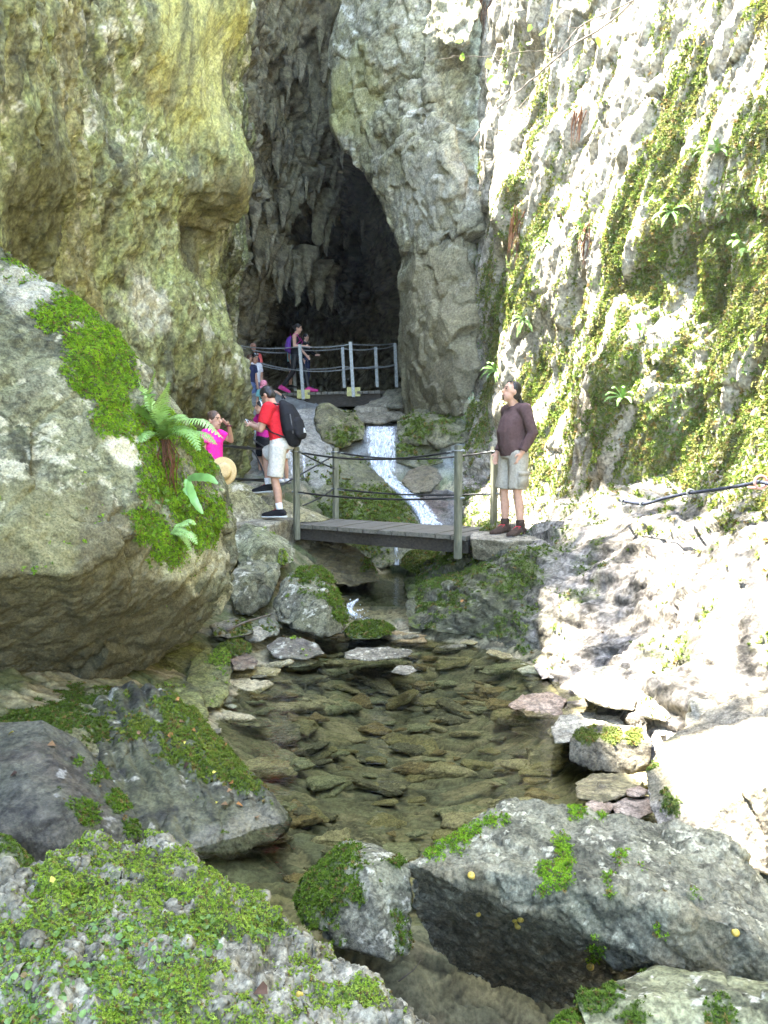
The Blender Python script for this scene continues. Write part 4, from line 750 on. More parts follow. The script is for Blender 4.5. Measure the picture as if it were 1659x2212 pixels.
# right bank
for k, (lab, o_, D, th, spec_, mo, mt) in enumerate([
    ('sunlit flat white slab at the right of the pool, standing on edge', [(1228, 1470, 6.1), (1260, 1450, 6.35), (1330, 1440, 6.4), (1375, 1450, 6.3), (1382, 1490, 6.0), (1370, 1535, 5.75), (1320, 1530, 5.75), (1250, 1505, 5.85), (1228, 1490, 5.95)], 6.0, .5, PALE, None, 'rock_dry'),
    ('sunlit mossy block right of the white slab', [(1370, 1470, 5.9), (1395, 1455, 6.05), (1460, 1460, 6.0), (1500, 1480, 5.8), (1480, 1520, 5.55), (1440, 1560, 5.35), (1385, 1545, 5.4)], 5.7, .4, PALE, -.55, 'rock_dry'),
    ('rounded pink grey stone at the water edge', [(1152, 1440, 6.95), (1180, 1418, 7.15), (1230, 1415, 7.15), (1245, 1440, 6.9), (1215, 1462, 6.65), (1170, 1468, 6.65)], 6.9, .4, dict(base=(.24, .21, .20), alt=(.3, .28, .27), stain=((.1, .085, .08), .5)), None, 'rock_dry'),
    ('pinkish flat stone half under water at the sunny edge', [(1095, 1525, 5.95), (1130, 1500, 6.2), (1190, 1492, 6.25), (1225, 1510, 6.1), (1215, 1545, 5.75), (1140, 1550, 5.75)], 6, .35, dict(base=(.30, .22, .17), alt=(.36, .29, .24), stain=((.16, .11, .08), .5)), None, 'rock_wet'),
    ('long sunlit ledge of pale rock behind the dark square stone', [(1185, 1570, 5.45), (1210, 1545, 5.65), (1300, 1540, 5.7), (1400, 1555, 5.6), (1430, 1580, 5.4), (1400, 1600, 5.2), (1260, 1600, 5.1), (1200, 1605, 5.1)], 5.4, .5, PALE, None, 'rock_dry'),
    ('dark square stone with moss hanging over its front', [(1224, 1598, 4.85), (1240, 1570, 5.1), (1300, 1562, 5.15), (1390, 1576, 5.1), (1414, 1602, 4.85), (1405, 1650, 4.78), (1365, 1675, 4.75), (1280, 1665, 4.75), (1228, 1642, 4.8)], 4.8, .45, dict(base=(.085, .08, .065), alt=(.13, .125, .105), stain=((.04, .036, .03), .7)), 'sq', 'rock_dry'),
    ('brown layered stone below the dark square stone', [(1240, 1690, 4.35), (1280, 1672, 4.5), (1350, 1672, 4.5), (1392, 1685, 4.4), (1380, 1712, 4.15), (1300, 1735, 4.0), (1245, 1725, 4.05)], 4.3, .3, BROWN, None, 'rock_wet'),
    ('bluish grey three-cornered rock in the shade of the sunny bank', [(1480, 1560, 5.0), (1500, 1500, 5.4), (1530, 1478, 5.6), (1600, 1490, 5.5), (1650, 1500, 5.4), (1640, 1545, 5.0), (1560, 1590, 4.7), (1490, 1590, 4.8)], 5.2, .5, dict(base=(.23, .235, .22), alt=(.17, .175, .16), stain=((.10, .10, .09), .5)), None, 'rock_dry'),
    ('sunlit pebble between the mossy block and the dark square stone', [(1420, 1565, 5.3), (1450, 1552, 5.4), (1475, 1570, 5.3), (1450, 1590, 5.1), (1425, 1588, 5.1)], 5.25, .2, PALE, None, 'rock_dry'),
    ('small tilted pale stone on the right bank below the ledge', [(1440, 1600, 5.0), (1475, 1585, 5.1), (1500, 1605, 5.0), (1480, 1630, 4.8), (1445, 1628, 4.8)], 4.95, .2, PALE, None, 'rock_dry')]):
    m_ = None if mo is None else (dict(up=.1, bias=-.55, spots=[(1270, 1590, 26, .8), (1320, 1588, 26, .8), (1370, 1590, 22, .8)]) if mo == 'sq' else dict(up=.3, bias=mo))
    dd = {0: -.55, 1: -.5, 4: -.28, 5: -.12, 7: -.5, 8: -.3, 9: -.3}.get(k, 0); o_ = [(a, b, c + dd) for a, b, c in o_]
    boulder(lab, [O(o_, D + dd, th)], D, 150 + k, spec_, mat=mt, moss=m_, fac=.04, mcols=[(.11, .14, .025), (.08, .10, .02)])
for k, (lab, o_) in enumerate([('broken pink slate, largest of the heap behind the foreground boulder', [(1320, 1740, 4.0), (1360, 1715, 4.15), (1410, 1720, 4.15), (1420, 1750, 3.95), (1370, 1775, 3.8), (1330, 1765, 3.85)]),
                              ('broken pink slate at the left of the heap behind the foreground boulder', [(1262, 1735, 4.0), (1300, 1722, 4.1), (1330, 1740, 4.0), (1310, 1765, 3.85), (1270, 1758, 3.85)]),
                              ('small pink slate on top of the heap behind the foreground boulder', [(1350, 1705, 4.15), (1380, 1695, 4.2), (1405, 1708, 4.15), (1385, 1722, 4.05), (1355, 1720, 4.05)])]):
    boulder(lab, [O(o_, 4, .15)], 4, 165 + k, dict(base=(.30, .23, .19), alt=(.36, .3, .26), stain=((.18, .13, .10), .5)), moss=None, name='slate', cat='stone')
boulder('huge sunlit white boulder at the right edge', [O([(1385, 1660, 3.9), (1440, 1590, 4.2), (1530, 1530, 4.4), (1659, 1470, 4.6), (1850, 1440, 4.6), (1950, 1650, 4.0), (1900, 1900, 3.4), (1659, 1890, 3.3), (1560, 1840, 3.4), (1430, 1800, 3.55), (1400, 1740, 3.7)], 3.9, .8, [(1560, 1620, 3.75), (1650, 1700, 3.4), (1480, 1700, 3.65)])], 3.8, 170,
    dict(base=(.25, .235, .22), alt=(.19, .175, .16), stain=((.10, .09, .08), .65), film=((.18, .165, .10), .35), dab=[(1420, 1680, 60, (.15, .14, .10), .7), (1440, 1620, 40, (.18, .17, .11), .6)]), moss=dict(up=.0, bias=-.8, spots=[(1450, 1740, 35, .9), (1400, 1660, 30, .6)]), mcols=[(.09, .13, .02), (.06, .09, .02)], big=.03, fac=.02)  # dabs paint the shadowed left side darker
# foreground
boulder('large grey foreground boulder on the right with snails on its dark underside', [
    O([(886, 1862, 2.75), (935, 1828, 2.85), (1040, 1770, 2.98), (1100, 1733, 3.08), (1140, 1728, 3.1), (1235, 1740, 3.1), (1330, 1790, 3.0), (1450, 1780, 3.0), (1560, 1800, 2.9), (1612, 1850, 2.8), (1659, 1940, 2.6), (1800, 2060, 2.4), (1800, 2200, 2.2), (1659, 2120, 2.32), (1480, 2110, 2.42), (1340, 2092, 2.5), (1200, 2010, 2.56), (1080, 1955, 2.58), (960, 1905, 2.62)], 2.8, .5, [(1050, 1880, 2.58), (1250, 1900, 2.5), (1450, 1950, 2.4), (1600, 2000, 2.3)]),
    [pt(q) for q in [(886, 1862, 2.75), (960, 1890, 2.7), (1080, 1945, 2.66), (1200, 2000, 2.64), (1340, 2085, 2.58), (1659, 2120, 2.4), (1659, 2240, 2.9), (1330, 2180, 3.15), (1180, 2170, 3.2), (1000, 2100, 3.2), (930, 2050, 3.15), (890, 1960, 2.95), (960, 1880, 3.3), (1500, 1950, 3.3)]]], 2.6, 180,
    dict(base=(.19, .19, .165), alt=(.27, .265, .23), film=((.19, .19, .11), .35), stain=((.06, .062, .05), .8), lichen=((.42, .42, .35), .22, 24), streak=((.13, .13, .11), .4), dabf=5.0, dab=[(960, 1990, 140, (.115, .10, .064), .65), (1150, 2090, 140, (.11, .095, .06), .7), (1050, 2040, 110, (.115, .10, .066), .6), (1500, 2060, 90, (.19, .165, .11), .5)]),  # underside dabs painted darker brown to stand in for its enclosed shade
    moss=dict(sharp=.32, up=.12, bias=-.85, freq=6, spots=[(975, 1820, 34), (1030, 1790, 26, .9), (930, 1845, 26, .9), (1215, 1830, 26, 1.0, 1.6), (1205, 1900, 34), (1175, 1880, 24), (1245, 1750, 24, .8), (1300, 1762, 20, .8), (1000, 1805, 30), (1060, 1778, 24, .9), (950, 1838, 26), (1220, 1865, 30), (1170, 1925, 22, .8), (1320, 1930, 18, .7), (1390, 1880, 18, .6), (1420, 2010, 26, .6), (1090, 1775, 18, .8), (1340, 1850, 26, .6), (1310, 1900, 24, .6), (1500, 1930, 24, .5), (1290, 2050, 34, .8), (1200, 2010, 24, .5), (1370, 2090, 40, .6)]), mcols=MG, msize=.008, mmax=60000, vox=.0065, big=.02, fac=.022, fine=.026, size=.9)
boulder('mossy angular boulder in the middle foreground', [O([(640, 1950, 2.95), (655, 1900, 3.05), (700, 1850, 3.15), (745, 1816, 3.25), (800, 1822, 3.2), (862, 1850, 3.1), (888, 1870, 3.0), (885, 1950, 2.85), (880, 2050, 2.7), (840, 2075, 2.65), (740, 2040, 2.72), (665, 2000, 2.8)], 2.95, .5, [(790, 1870, 2.85), (810, 1960, 2.72), (700, 1960, 2.8)])], 2.9, 181,
    dict(base=(.20, .20, .175), alt=(.28, .28, .25), stain=((.07, .07, .06), .7), lichen=((.45, .45, .4), .2, 20), film=((.15, .16, .07), .4)), moss=dict(sharp=.3, up=.0, bias=-.7, freq=6, spots=[(690, 1930, 80), (700, 1900, 70), (740, 1850, 50, .9), (670, 1970, 55), (850, 1990, 40, .6), (870, 2040, 40, .8), (860, 1860, 22, .8), (760, 1930, 40, .7)]), mcols=[(.075, .13, .012), (.10, .16, .014), (.05, .085, .012)], msize=.011, mmax=40000, vox=.0065, fac=.04)
LW = [(.15, .25, .045), (.12, .22, .05), (.19, .30, .09), (.09, .17, .03)]
fg = boulder('huge mossy foreground boulder at the lower left with bare stone knobs', [O([(-200, 1930, 1.9), (0, 1885, 2.05), (100, 1855, 2.15), (190, 1828, 2.25), (330, 1806, 2.35), (380, 1830, 2.33), (430, 1880, 2.25), (500, 1922, 2.2), (600, 1980, 2.12), (680, 2052, 2.02), (800, 2140, 1.92), (900, 2190, 1.86), (980, 2260, 1.8), (1000, 2500, 1.5), (400, 2700, 1.3), (-300, 2600, 1.3)], 2.0, .5, [(330, 1990, 1.95), (200, 2080, 1.78), (450, 2130, 1.72), (0, 2150, 1.65), (300, 2300, 1.5), (650, 2200, 1.72)])], 1.9, 182,
    dict(base=(.22, .215, .18), alt=(.29, .285, .245), stain=((.09, .085, .065), .75), lichen=((.40, .40, .35), .12, 26), f=2.0), moss=dict(up=.1, bias=-.25, freq=6, spots=[(400, 1930, 120, .4), (250, 2030, 170, .3), (560, 1990, 60, .4), (140, 1900, 90, .3), (80, 2150, 130, .2)], sharp=.2), mcols=[(.24, .35, .03), (.16, .26, .022), (.31, .39, .06), (.09, .15, .02)], msize=.006, mmax=125000, vox=.006, knobs=(8, .016, 2), extra=[([(230, 2050, 120), (120, 2130, 150), (330, 2090, 120), (420, 2020, 70, .8), (60, 2040, 70, .8), (560, 2000, 40, .7)], 'disc', .0155, LW, .9, 'liverwort')], big=.02, fac=.03, fine=.05, size=.8, moss_cover=2.0)
boulder('grey rock with a mossy flank at the lower right corner', [O([(1240, 2150, 2.05), (1330, 2110, 2.15), (1420, 2085, 2.22), (1500, 2105, 2.2), (1600, 2130, 2.1), (1659, 2120, 2.1), (1800, 2150, 2.0), (1800, 2350, 1.8), (1300, 2350, 1.8)], 2.05, .35, [(1450, 2160, 2.0)])], 2, 183, dict(LIME, lichen=((.45, .45, .4), .2, 26)), moss=dict(up=.1, bias=-.55, freq=7, spots=[(1300, 2150, 50, .8), (1370, 2200, 50, .7), (1560, 2205, 40, .7)]), mcols=[(.085, .14, .015), (.06, .10, .014)], msize=.010, vox=.006)
boulder('low cushion of moss at the bottom edge beside the right corner rock', [O([(1190, 2230, 1.95), (1210, 2190, 2.05), (1270, 2172, 2.1), (1330, 2190, 2.05), (1380, 2240, 1.95), (1300, 2300, 1.85)], 2, .2)], 2, 184, WETC, moss=dict(up=.4, bias=.3), mcols=[(.12, .19, .016), (.08, .14, .014)], msize=.010, vox=.006)

boulder('flat trodden rock at the right end of the footbridge where the man in brown stands', [[W(.95, 8.75, 1.0), W(1.3, 8.55, .99), W(1.95, 8.65, 1.0), W(2.1, 9.3, 1.02), W(1.7, 9.9, 1.02), W(1.05, 9.6, 1.0), W(1.0, 8.9, .75), W(1.35, 8.7, .72), W(1.9, 8.8, .7), W(1.7, 9.8, .7)]], 9, 190, dict(base=(.24, .22, .18), alt=(.30, .28, .24), stain=((.12, .11, .09), .6)), moss=None, big=.01, fac=.012, fine=.006, name='rock', cat='rock')

me = stone_mesh('unseen_shade_rock', [[W(-1.6, .2, -1.6), W(1.9, .2, -1.6), W(1.9, 1.35, -1.6), W(-1.6, 1.2, -1.6), W(-1.5, .25, .75), W(1.8, .25, .7), W(1.85, 1.2, .35), W(.4, 1.3, .3), W(-1.5, 1.1, .4)]], .05, 195, big=.03, fac=.03, fine=.02, size=1.0)
v, N = arrays(me); set_tint(me, rock_tint(v, N, GR, 195)); link('unseen_shade_rock', me, MAT['rock_dry'], kind='structure')  # added rock below the view, keeps light out of the near gap
# ================================================================== people
def clothm(n, c, var=.18, rough=.85, sc_=40, bump=.2): return plain_mat(n, c, rough, .2, sc_, var, bump, dist=.004)
plain_mat('skin', (.50, .29, .20), .55, .35, 25, .12, .05); plain_mat('skin_tan', (.36, .19, .12), .55, .35, 25, .12, .05)
plain_mat('hair_dark', (.018, .014, .012), .5, .4, 60, .5, .4, stretch=(1, 1, .15)); plain_mat('hair_brown', (.09, .05, .028), .5, .4, 60, .5, .4, stretch=(1, 1, .15))
plain_mat('dark_eye', (.012, .01, .01), .25, .5, 30, .2, 0); plain_mat('lip', (.30, .12, .10), .5, .3, 30, .1, 0)
clothm('brown_knit', (.085, .05, .048)); clothm('khaki', (.33, .30, .24)); clothm('boot_brown', (.055, .035, .026), .35); clothm('red_shirt', (.62, .02, .03)); clothm('pale_shorts', (.62, .59, .52))
clothm('black_cloth', (.014, .014, .016)); clothm('pink_shirt', (.80, .03, .33)); clothm('white_sock', (.7, .7, .7)); clothm('purple_cloth', (.10, .03, .22)); clothm('pink_shoe', (.55, .05, .22)); clothm('turquoise', (.22, .55, .56))
clothm('coral', (.68, .13, .12)); clothm('white_cloth', (.72, .73, .75)); clothm('magenta', (.50, .02, .22)); clothm('navy', (.03, .035, .08)); clothm('denim', (.10, .14, .26)); clothm('maroon', (.12, .02, .05))
plain_mat('leggings', (.012, .012, .014), .5, .4, 9, .2, .1, col2=[.014, .014, .016]); plain_mat('pink_cap', (.62, .22, .28), .8, .2, 60, .4, .1)
plain_mat('straw', (.62, .45, .22), .7, .2, 90, .3, .5, stretch=(1, 1, 4)); plain_mat('black_gloss', (.01, .01, .012), .15, .6, 20, .2, 0); plain_mat('sole', (.10, .10, .10), .7, .3, 30, .2, .1); plain_mat('white_sole', (.62, .62, .6), .7, .3, 30, .1, .1)
plain_mat('accent_red', (.6, .03, .05), .6, .3, 30, .1, 0); plain_mat('steel', (.45, .46, .47), .35, .5, 40, .15, .05, metal=.9); plain_mat('pale_print', (.6, .6, .6), .7, .3, 30, .05, 0)

def frame_along(T, side):
    T = T / (np.linalg.norm(T) + 1e-9); s = side - T * np.dot(side, T)
    if np.linalg.norm(s) < 1e-3: s = np.cross(T, [.3, .9, .1])
    s = s / np.linalg.norm(s); return T, s, np.cross(T, s)
def tube(bm, pts, rad, side=(1, 0, 0), seg=14, cap=True):
    """tapered tube with round ends; a radius is a number or (along side, across)"""
    pts = [np.array(p, float) for p in pts]; side = np.array(side, float); rings = []
    rr = [(r, r) if np.isscalar(r) else r for r in rad]; n = len(pts)
    for i, p in enumerate(pts):
        T = pts[min(i + 1, n - 1)] - pts[max(i - 1, 0)]; T, s, u = frame_along(T, side)
        rings.append((p, T, s, u, rr[i][0], rr[i][1]))
    full = []
    if cap:
        p, T, s, u, a, b = rings[0]; h = min(a, b)
        for k in (.97, .72): full.append((p - T * h * k, T, s, u, a * math.sqrt(1 - k * k), b * math.sqrt(1 - k * k)))
    full += rings
    if cap:
        p, T, s, u, a, b = rings[-1]; h = min(a, b)
        for k in (.72, .97): full.append((p + T * h * k, T, s, u, a * math.sqrt(1 - k * k), b * math.sqrt(1 - k * k)))
    prev = None; first = None
    for (p, T, s, u, a, b) in full:
        cur = [bm.verts.new(p + s * a * math.cos(2 * math.pi * j / seg) + u * b * math.sin(2 * math.pi * j / seg)) for j in range(seg)]
        if prev is not None:
            for j in range(seg): bm.faces.new((prev[j], prev[(j + 1) % seg], cur[(j + 1) % seg], cur[j]))
        else: first = cur
        prev = cur
    bm.faces.new(first[::-1]); bm.faces.new(prev)
def ball(bm, c, X, Y, Z, u=16, v=10):
    M = Matrix(((X[0], Y[0], Z[0], c[0]), (X[1], Y[1], Z[1], c[1]), (X[2], Y[2], Z[2], c[2]), (0, 0, 0, 1)))
    bmesh.ops.create_uvsphere(bm, u_segments=u, v_segments=v, radius=1.0, matrix=M)
def boxm(bm, c, X, Y, Z):
    """box with half-axes X, Y, Z"""
    c, X, Y, Z = (np.array(q, float) for q in (c, X, Y, Z))
    v = [bm.verts.new(c + i * X + j * Y + k * Z) for i in (-1, 1) for j in (-1, 1) for k in (-1, 1)]
    for f in ((0, 1, 3, 2), (4, 6, 7, 5), (0, 4, 5, 1), (2, 3, 7, 6), (0, 2, 6, 4), (1, 5, 7, 3)): bm.faces.new([v[i] for i in f])
def bm_mesh(bm, name, smooth=True):
    bmesh.ops.recalc_face_normals(bm, faces=bm.faces); me = bpy.data.meshes.new(name); bm.to_mesh(me); bm.free()
    me.polygons.foreach_set('use_smooth', np.full(len(me.polygons), smooth)); return me
def part(name, bm, mat, root, vox=None, smooth=2, folds=0.0, flat=False, **kw):
    me = remesh(bm, vox, smooth, name) if vox else bm_mesh(bm, name, not flat)
    if folds:
        v, N = arrays(me); setco(me, v + N * (folds * fbm(v * np.array([9, 9, 4.5]), 3, .55, 7))[:, None])
    return link(name, me, MAT[mat] if isinstance(mat, str) else mat, root, **kw)
REST = dict(pelvis=(0, 0, .93), waist=(0, 0, 1.08), chest=(0, 0, 1.28), neck=(0, -.01, 1.46), head=(0, .025, 1.60),
            hipL=(-.09, 0, .90), hipR=(.09, 0, .90), kneeL=(-.105, .02, .49), kneeR=(.105, .02, .49), ankL=(-.11, -.01, .09), ankR=(.11, -.01, .09), toeL=(-.13, .17, .035), toeR=(.13, .17, .035),
            shL=(-.175, -.01, 1.40), shR=(.175, -.01, 1.40), elL=(-.235, -.03, 1.12), elR=(.235, -.03, 1.12), wrL=(-.24, .05, .88), wrR=(.24, .05, .88), haL=(-.24, .07, .79), haR=(.24, .07, .79))
def person(label, base, ang, H, pose, outfit, skin='skin', child=1.0, belly=0.0, headdir=None, vox=.008, group=None, feet=True, slim=1.0):
    """one person: a continuous body with clothing, hair and shoes as its parts. pose: joints in the person's own axes (right, forward, up) at 1.73 m"""
    k = H / 1.73; f = np.array([math.cos(ang), math.sin(ang), 0]); r = np.array([f[1], -f[0], 0]); up = np.array([0, 0, 1.0]); base = np.array(base, float)
    def T(q): return base + k * (r * q[0] + f * q[1] + up * q[2])
    J = dict(REST); J.update(pose); A = {n: T(q) for n, q in J.items()}
    root = empty('person', base, label, 'person', group); ks = k * slim; hs = k * child
    hd = np.array(headdir if headdir is not None else (0, 1, 0), float); hd = r * hd[0] + f * hd[1] + up * hd[2]; hd /= np.linalg.norm(hd)
    hr = np.cross(hd, up); hr /= np.linalg.norm(hr); hu = np.cross(hr, hd); hc = A['head']
    # body
    bm = bmesh.new()
    trunk = [A['pelvis'] - up * .03 * k, A['pelvis'], A['waist'] + f * .012 * belly, A['chest'], A['neck'] - up * .06 * k, A['neck']]
    tube(bm, trunk, [(.145 * ks, .10 * ks), (.155 * ks, .11 * ks), (.14 * ks, .105 * ks + .03 * belly), (.155 * ks, .11 * ks), (.12 * ks, .07 * ks), (.055 * ks, .06 * ks)], r, 18)
    tube(bm, [A['neck'] - up * .03 * k, hc - hu * .07 * hs - hd * .012 * hs], [.058 * ks, .052 * ks], r)
    ball(bm, hc + hu * .025 * hs - hd * .008 * hs, hr * .074 * hs, hd * .096 * hs, hu * .098 * hs)
    ball(bm, hc - hu * .045 * hs + hd * .022 * hs, hr * .058 * hs, hd * .068 * hs, hu * .070 * hs)
    tube(bm, [hc + hu * .022 * hs + hd * .084 * hs, hc - hu * .018 * hs + hd * .106 * hs], [.011 * hs, .016 * hs], hr, 8)
    tube(bm, [hc - hu * .098 * hs + hd * .062 * hs, hc - hu * .092 * hs + hd * .070 * hs], [.022 * hs, .018 * hs], hr, 8)
    for s in (-1, 1): ball(bm, hc + hr * s * .074 * hs - hu * .005 * hs - hd * .01 * hs, hr * .012 * hs, hd * .02 * hs, hu * .032 * hs, 8, 6)
    for s in 'LR':
        tube(bm, [A['hip' + s], A['knee' + s], A['ank' + s]], [.082 * ks, .052 * ks, .036 * ks], r)
        m = .62 * A['knee' + s] + .38 * A['ank' + s] - f * .012 * k; tube(bm, [A['knee' + s], m, A['ank' + s]], [.05 * ks, .054 * ks, .034 * ks], r)
        tube(bm, [A['ank' + s] - up * .04 * k - f * .03 * k, A['toe' + s]], [.038 * ks, .034 * ks], r)
        tube(bm, [A['neck'] * .45 + A['sh' + s] * .55 - up * .03 * k, A['sh' + s], A['el' + s]], [.06 * ks, .056 * ks, .041 * ks], f)
        tube(bm, [A['el' + s], .7 * A['el' + s] + .3 * A['wr' + s], A['wr' + s]], [.04 * ks, .042 * ks, .028 * ks], f)
        # hand: palm, four fingers of unequal length curling a little, thumb from the side of the palm
        w, h = A['wr' + s], A['ha' + s]; d = (h - w) / (np.linalg.norm(h - w) + 1e-9); sg = -1 if s == 'L' else 1
        pn = np.cross(d, f); pn = pn / np.linalg.norm(pn) if np.linalg.norm(pn) > .2 else r.copy(); q = np.cross(pn, d)
        tube(bm, [w, w + d * .045 * k, w + d * .085 * k], [(.026 * k, .017 * k), (.036 * k, .015 * k), (.036 * k, .013 * k)], q, 10)
        for i, L in enumerate((.062, .074, .070, .055)):
            b = w + d * .085 * k + q * (.027 - .018 * i) * k; e = b + d * L * .55 * k + pn * .008 * k * sg; tube(bm, [b, e, e + d * L * .4 * k - pn * .02 * k * sg], [.0085 * k, .008 * k, .007 * k], q, 6)
        b = w + d * .03 * k + q * .03 * k; e = b + (d * .6 + q * .75) * .035 * k; tube(bm, [b, e, e + d * .028 * k], [.011 * k, .010 * k, .008 * k], q, 6)
    part('body', bm, skin, root, vox * min(1, k + .1), 2)
    for s in (-1, 1):
        bm = bmesh.new(); ball(bm, hc + hr * s * .032 * hs + hu * .02 * hs + hd * .083 * hs, hr * .013 * hs, hd * .008 * hs, hu * .007 * hs, 8, 6); part('eye', bm, 'dark_eye', root)
        bm = bmesh.new(); tube(bm, [hc + hr * s * .016 * hs + hu * .038 * hs + hd * .092 * hs, hc + hr * s * .05 * hs + hu * .04 * hs + hd * .074 * hs], [.0045 * hs] * 2, hu, 6); part('eyebrow', bm, outfit.get('hair', ('hair_dark',))[0], root)
    bm = bmesh.new(); tube(bm, [hc - hr * .022 * hs - hu * .052 * hs + hd * .082 * hs, hc - hu * .05 * hs + hd * .090 * hs, hc + hr * .022 * hs - hu * .052 * hs + hd * .082 * hs], [.006 * hs, .008 * hs, .006 * hs], hu, 6); part('mouth', bm, 'lip', root)
    # hair
    if 'hair' in outfit:
        hm, style = outfit['hair']; bm = bmesh.new()
        if style != 'bald':
            bk = {'short': .014, 'receding': .030}.get(style, .016)
            ball(bm, hc + hu * .040 * hs - hd * bk * hs, hr * .083 * hs, hd * (.097 - (.012 if style == 'receding' else 0)) * hs, hu * .092 * hs)
            ball(bm, hc - hu * .012 * hs - hd * .045 * hs, hr * .076 * hs, hd * .062 * hs, hu * .075 * hs)
            if style in ('receding', 'ponytail'):
                o = hc - hd * .105 * hs - hu * (.03 if style == 'receding' else -.0) * hs
                ball(bm, o, hr * .03 * hs, hd * .03 * hs, hu * .03 * hs)
                tube(bm, [o, o - hd * .03 * hs - up * .06 * hs, o - hd * .022 * hs - up * .15 * hs], [.026 * hs, .03 * hs, .014 * hs], hr)
            if style == 'bun': ball(bm, hc - hd * .125 * hs + hu * .02 * hs, hr * .04 * hs, hd * .04 * hs, hu * .04 * hs)
            if style == 'long':
                tube(bm, [hc - hd * .055 * hs + hu * .03 * hs, hc - hd * .075 * hs - hu * .09 * hs, hc - hd * .07 * hs - up * .20 * hs], [(.08 * hs, .05 * hs), (.078 * hs, .045 * hs), (.05 * hs, .025 * hs)], hr)
            part('hair', bm, hm, root, .007, 1, .003)
    # clothing
    if 'shirt' in outfit:
        mt, sl_, hem = outfit['shirt']; bm = bmesh.new(); e = .016 * k
        lo = A['pelvis'] + (A['waist'] - A['pelvis']) * hem
        tube(bm, [lo, A['pelvis'] * .4 + A['waist'] * .6 + f * .03 * belly, A['waist'] * .6 + A['chest'] * .4 + f * .045 * belly, A['chest'] + f * .02 * belly, A['neck'] - up * .075 * k, A['neck'] - up * .015 * k],
             [(.165 * ks + e, .115 * ks + e + .03 * belly), (.158 * ks + e, .112 * ks + e + .055 * belly), (.155 * ks + e, .11 * ks + e + .065 * belly), (.165 * ks + e, .115 * ks + e + .02 * belly), (.14 * ks + e, .078 * ks + e), (.062 * ks + e * .6, .066 * ks + e * .6)], r, 20, False)
        for s in 'LR':
            S, E, Wt = A['sh' + s], A['el' + s], A['wr' + s]; ins = A['neck'] * .55 + S * .45 - up * .03 * k
            if sl_ > 0: ball(bm, S * .9 + ins * .1, r * (.068 * ks + e), f * (.068 * ks + e), up * (.066 * ks + e)); tube(bm, [A['neck'] - up * .05 * k, ins, S], [.05 * ks + e, .064 * ks + e, .062 * ks + e], f, 14, False)
            if sl_ > 1: tube(bm, [ins, S, E, E + (Wt - E) * (sl_ - 1)], [.062 * ks + e, .064 * ks + e, .048 * ks + e, .034 * ks + e], f, 14, False)
            elif sl_ > 0: tube(bm, [ins, S, S + (E - S) * sl_], [.062 * ks + e, .066 * ks + e, .058 * ks + e * 1.3], f, 14, False)
        part('shirt', bm, mt, root, .011 * max(.7, k), 2, outfit.get('folds', .008))
    if 'pants' in outfit:
        mt, L, top = outfit['pants']; bm = bmesh.new(); e = outfit.get('ease', .022) * k
        tp = A['pelvis'] + (A['waist'] - A['pelvis']) * top
        tube(bm, [A['pelvis'] - up * .06 * k, A['pelvis'], tp], [(.155 * ks + e, .112 * ks + e), (.163 * ks + e, .118 * ks + e), (.152 * ks + e * .8, .11 * ks + e * .8 + .02 * belly)], r, 20, False)
        for s in 'LR':
            h, n_, a = A['hip' + s], A['knee' + s], A['ank' + s]
            if L <= 1: tube(bm, [h + up * .02 * k, h + (n_ - h) * .5, h + (n_ - h) * L], [.09 * ks + e, .078 * ks + e * 1.1, .068 * ks + e * 1.35], r, 16, False)
            else: tube(bm, [h + up * .02 * k, n_, n_ + (a - n_) * (L - 1)], [.09 * ks + e, .055 * ks + e, .042 * ks + e], r, 16, False)
        part('trousers' if L > 1 else 'shorts', bm, mt, root, .011 * max(.7, k), 2, outfit.get('pfolds', .009))
    for s in 'LR':
        a, t = A['ank' + s], A['toe' + s]; fd = t - a; fd[2] = min(fd[2] + .05 * k, 0) if abs(fd[2]) < .12 * k else fd[2]; fd /= np.linalg.norm(fd) + 1e-9
        dn = np.cross(np.cross(fd, up), fd); dn = dn / (np.linalg.norm(dn) + 1e-9)
        if 'sock' in outfit:
            sk, hgt = outfit['sock']; kn = A['knee' + s]; u = (kn - a) / np.linalg.norm(kn - a)
            bm = bmesh.new(); tube(bm, [a - u * .02 * k, a + u * hgt * k], [.045 * ks, .046 * ks], r, 14, False); part('sock', bm, sk, root)
        if 'shoe' in outfit:
            mt, so_, boot = outfit['shoe']; bm = bmesh.new(); g0 = a - dn * .052 * k
            tube(bm, [g0 - fd * .045 * k + dn * .018 * k, g0 + fd * .06 * k + dn * .02 * k, g0 + fd * .15 * k, g0 + fd * .225 * k - dn * .002 * k], [(.048 * k, .048 * k), (.052 * k, .054 * k), (.056 * k, .044 * k), (.044 * k, .032 * k)], np.cross(fd, dn), 14)
            tube(bm, [a - dn * .03 * k, a + dn * (.02 + boot) * k], [.05 * k, .05 * k], r, 14, False)
            sh_ = part('shoe', bm, mt, root, .007, 1)
            bm = bmesh.new(); sd = np.cross(fd, dn)
            tube(bm, [g0 - fd * .08 * k - dn * .026 * k, g0 + fd * .05 * k - dn * .026 * k, g0 + fd * .15 * k - dn * .026 * k, g0 + fd * .24 * k - dn * .022 * k], [(.046 * k, .015 * k), (.050 * k, .015 * k), (.058 * k, .015 * k), (.04 * k, .013 * k)], sd, 14); part('sole', bm, so_, sh_)
            if 'lace' in outfit:
                bm = bmesh.new()
                for i in range(4): c = g0 + fd * (.045 + .024 * i) * k + dn * (.074 - .012 * i) * k; tube(bm, [c - sd * .03 * k, c + sd * .03 * k + fd * .012 * k], [.005 * k] * 2, dn, 6)
                part('lace', bm, outfit['lace'], sh_)
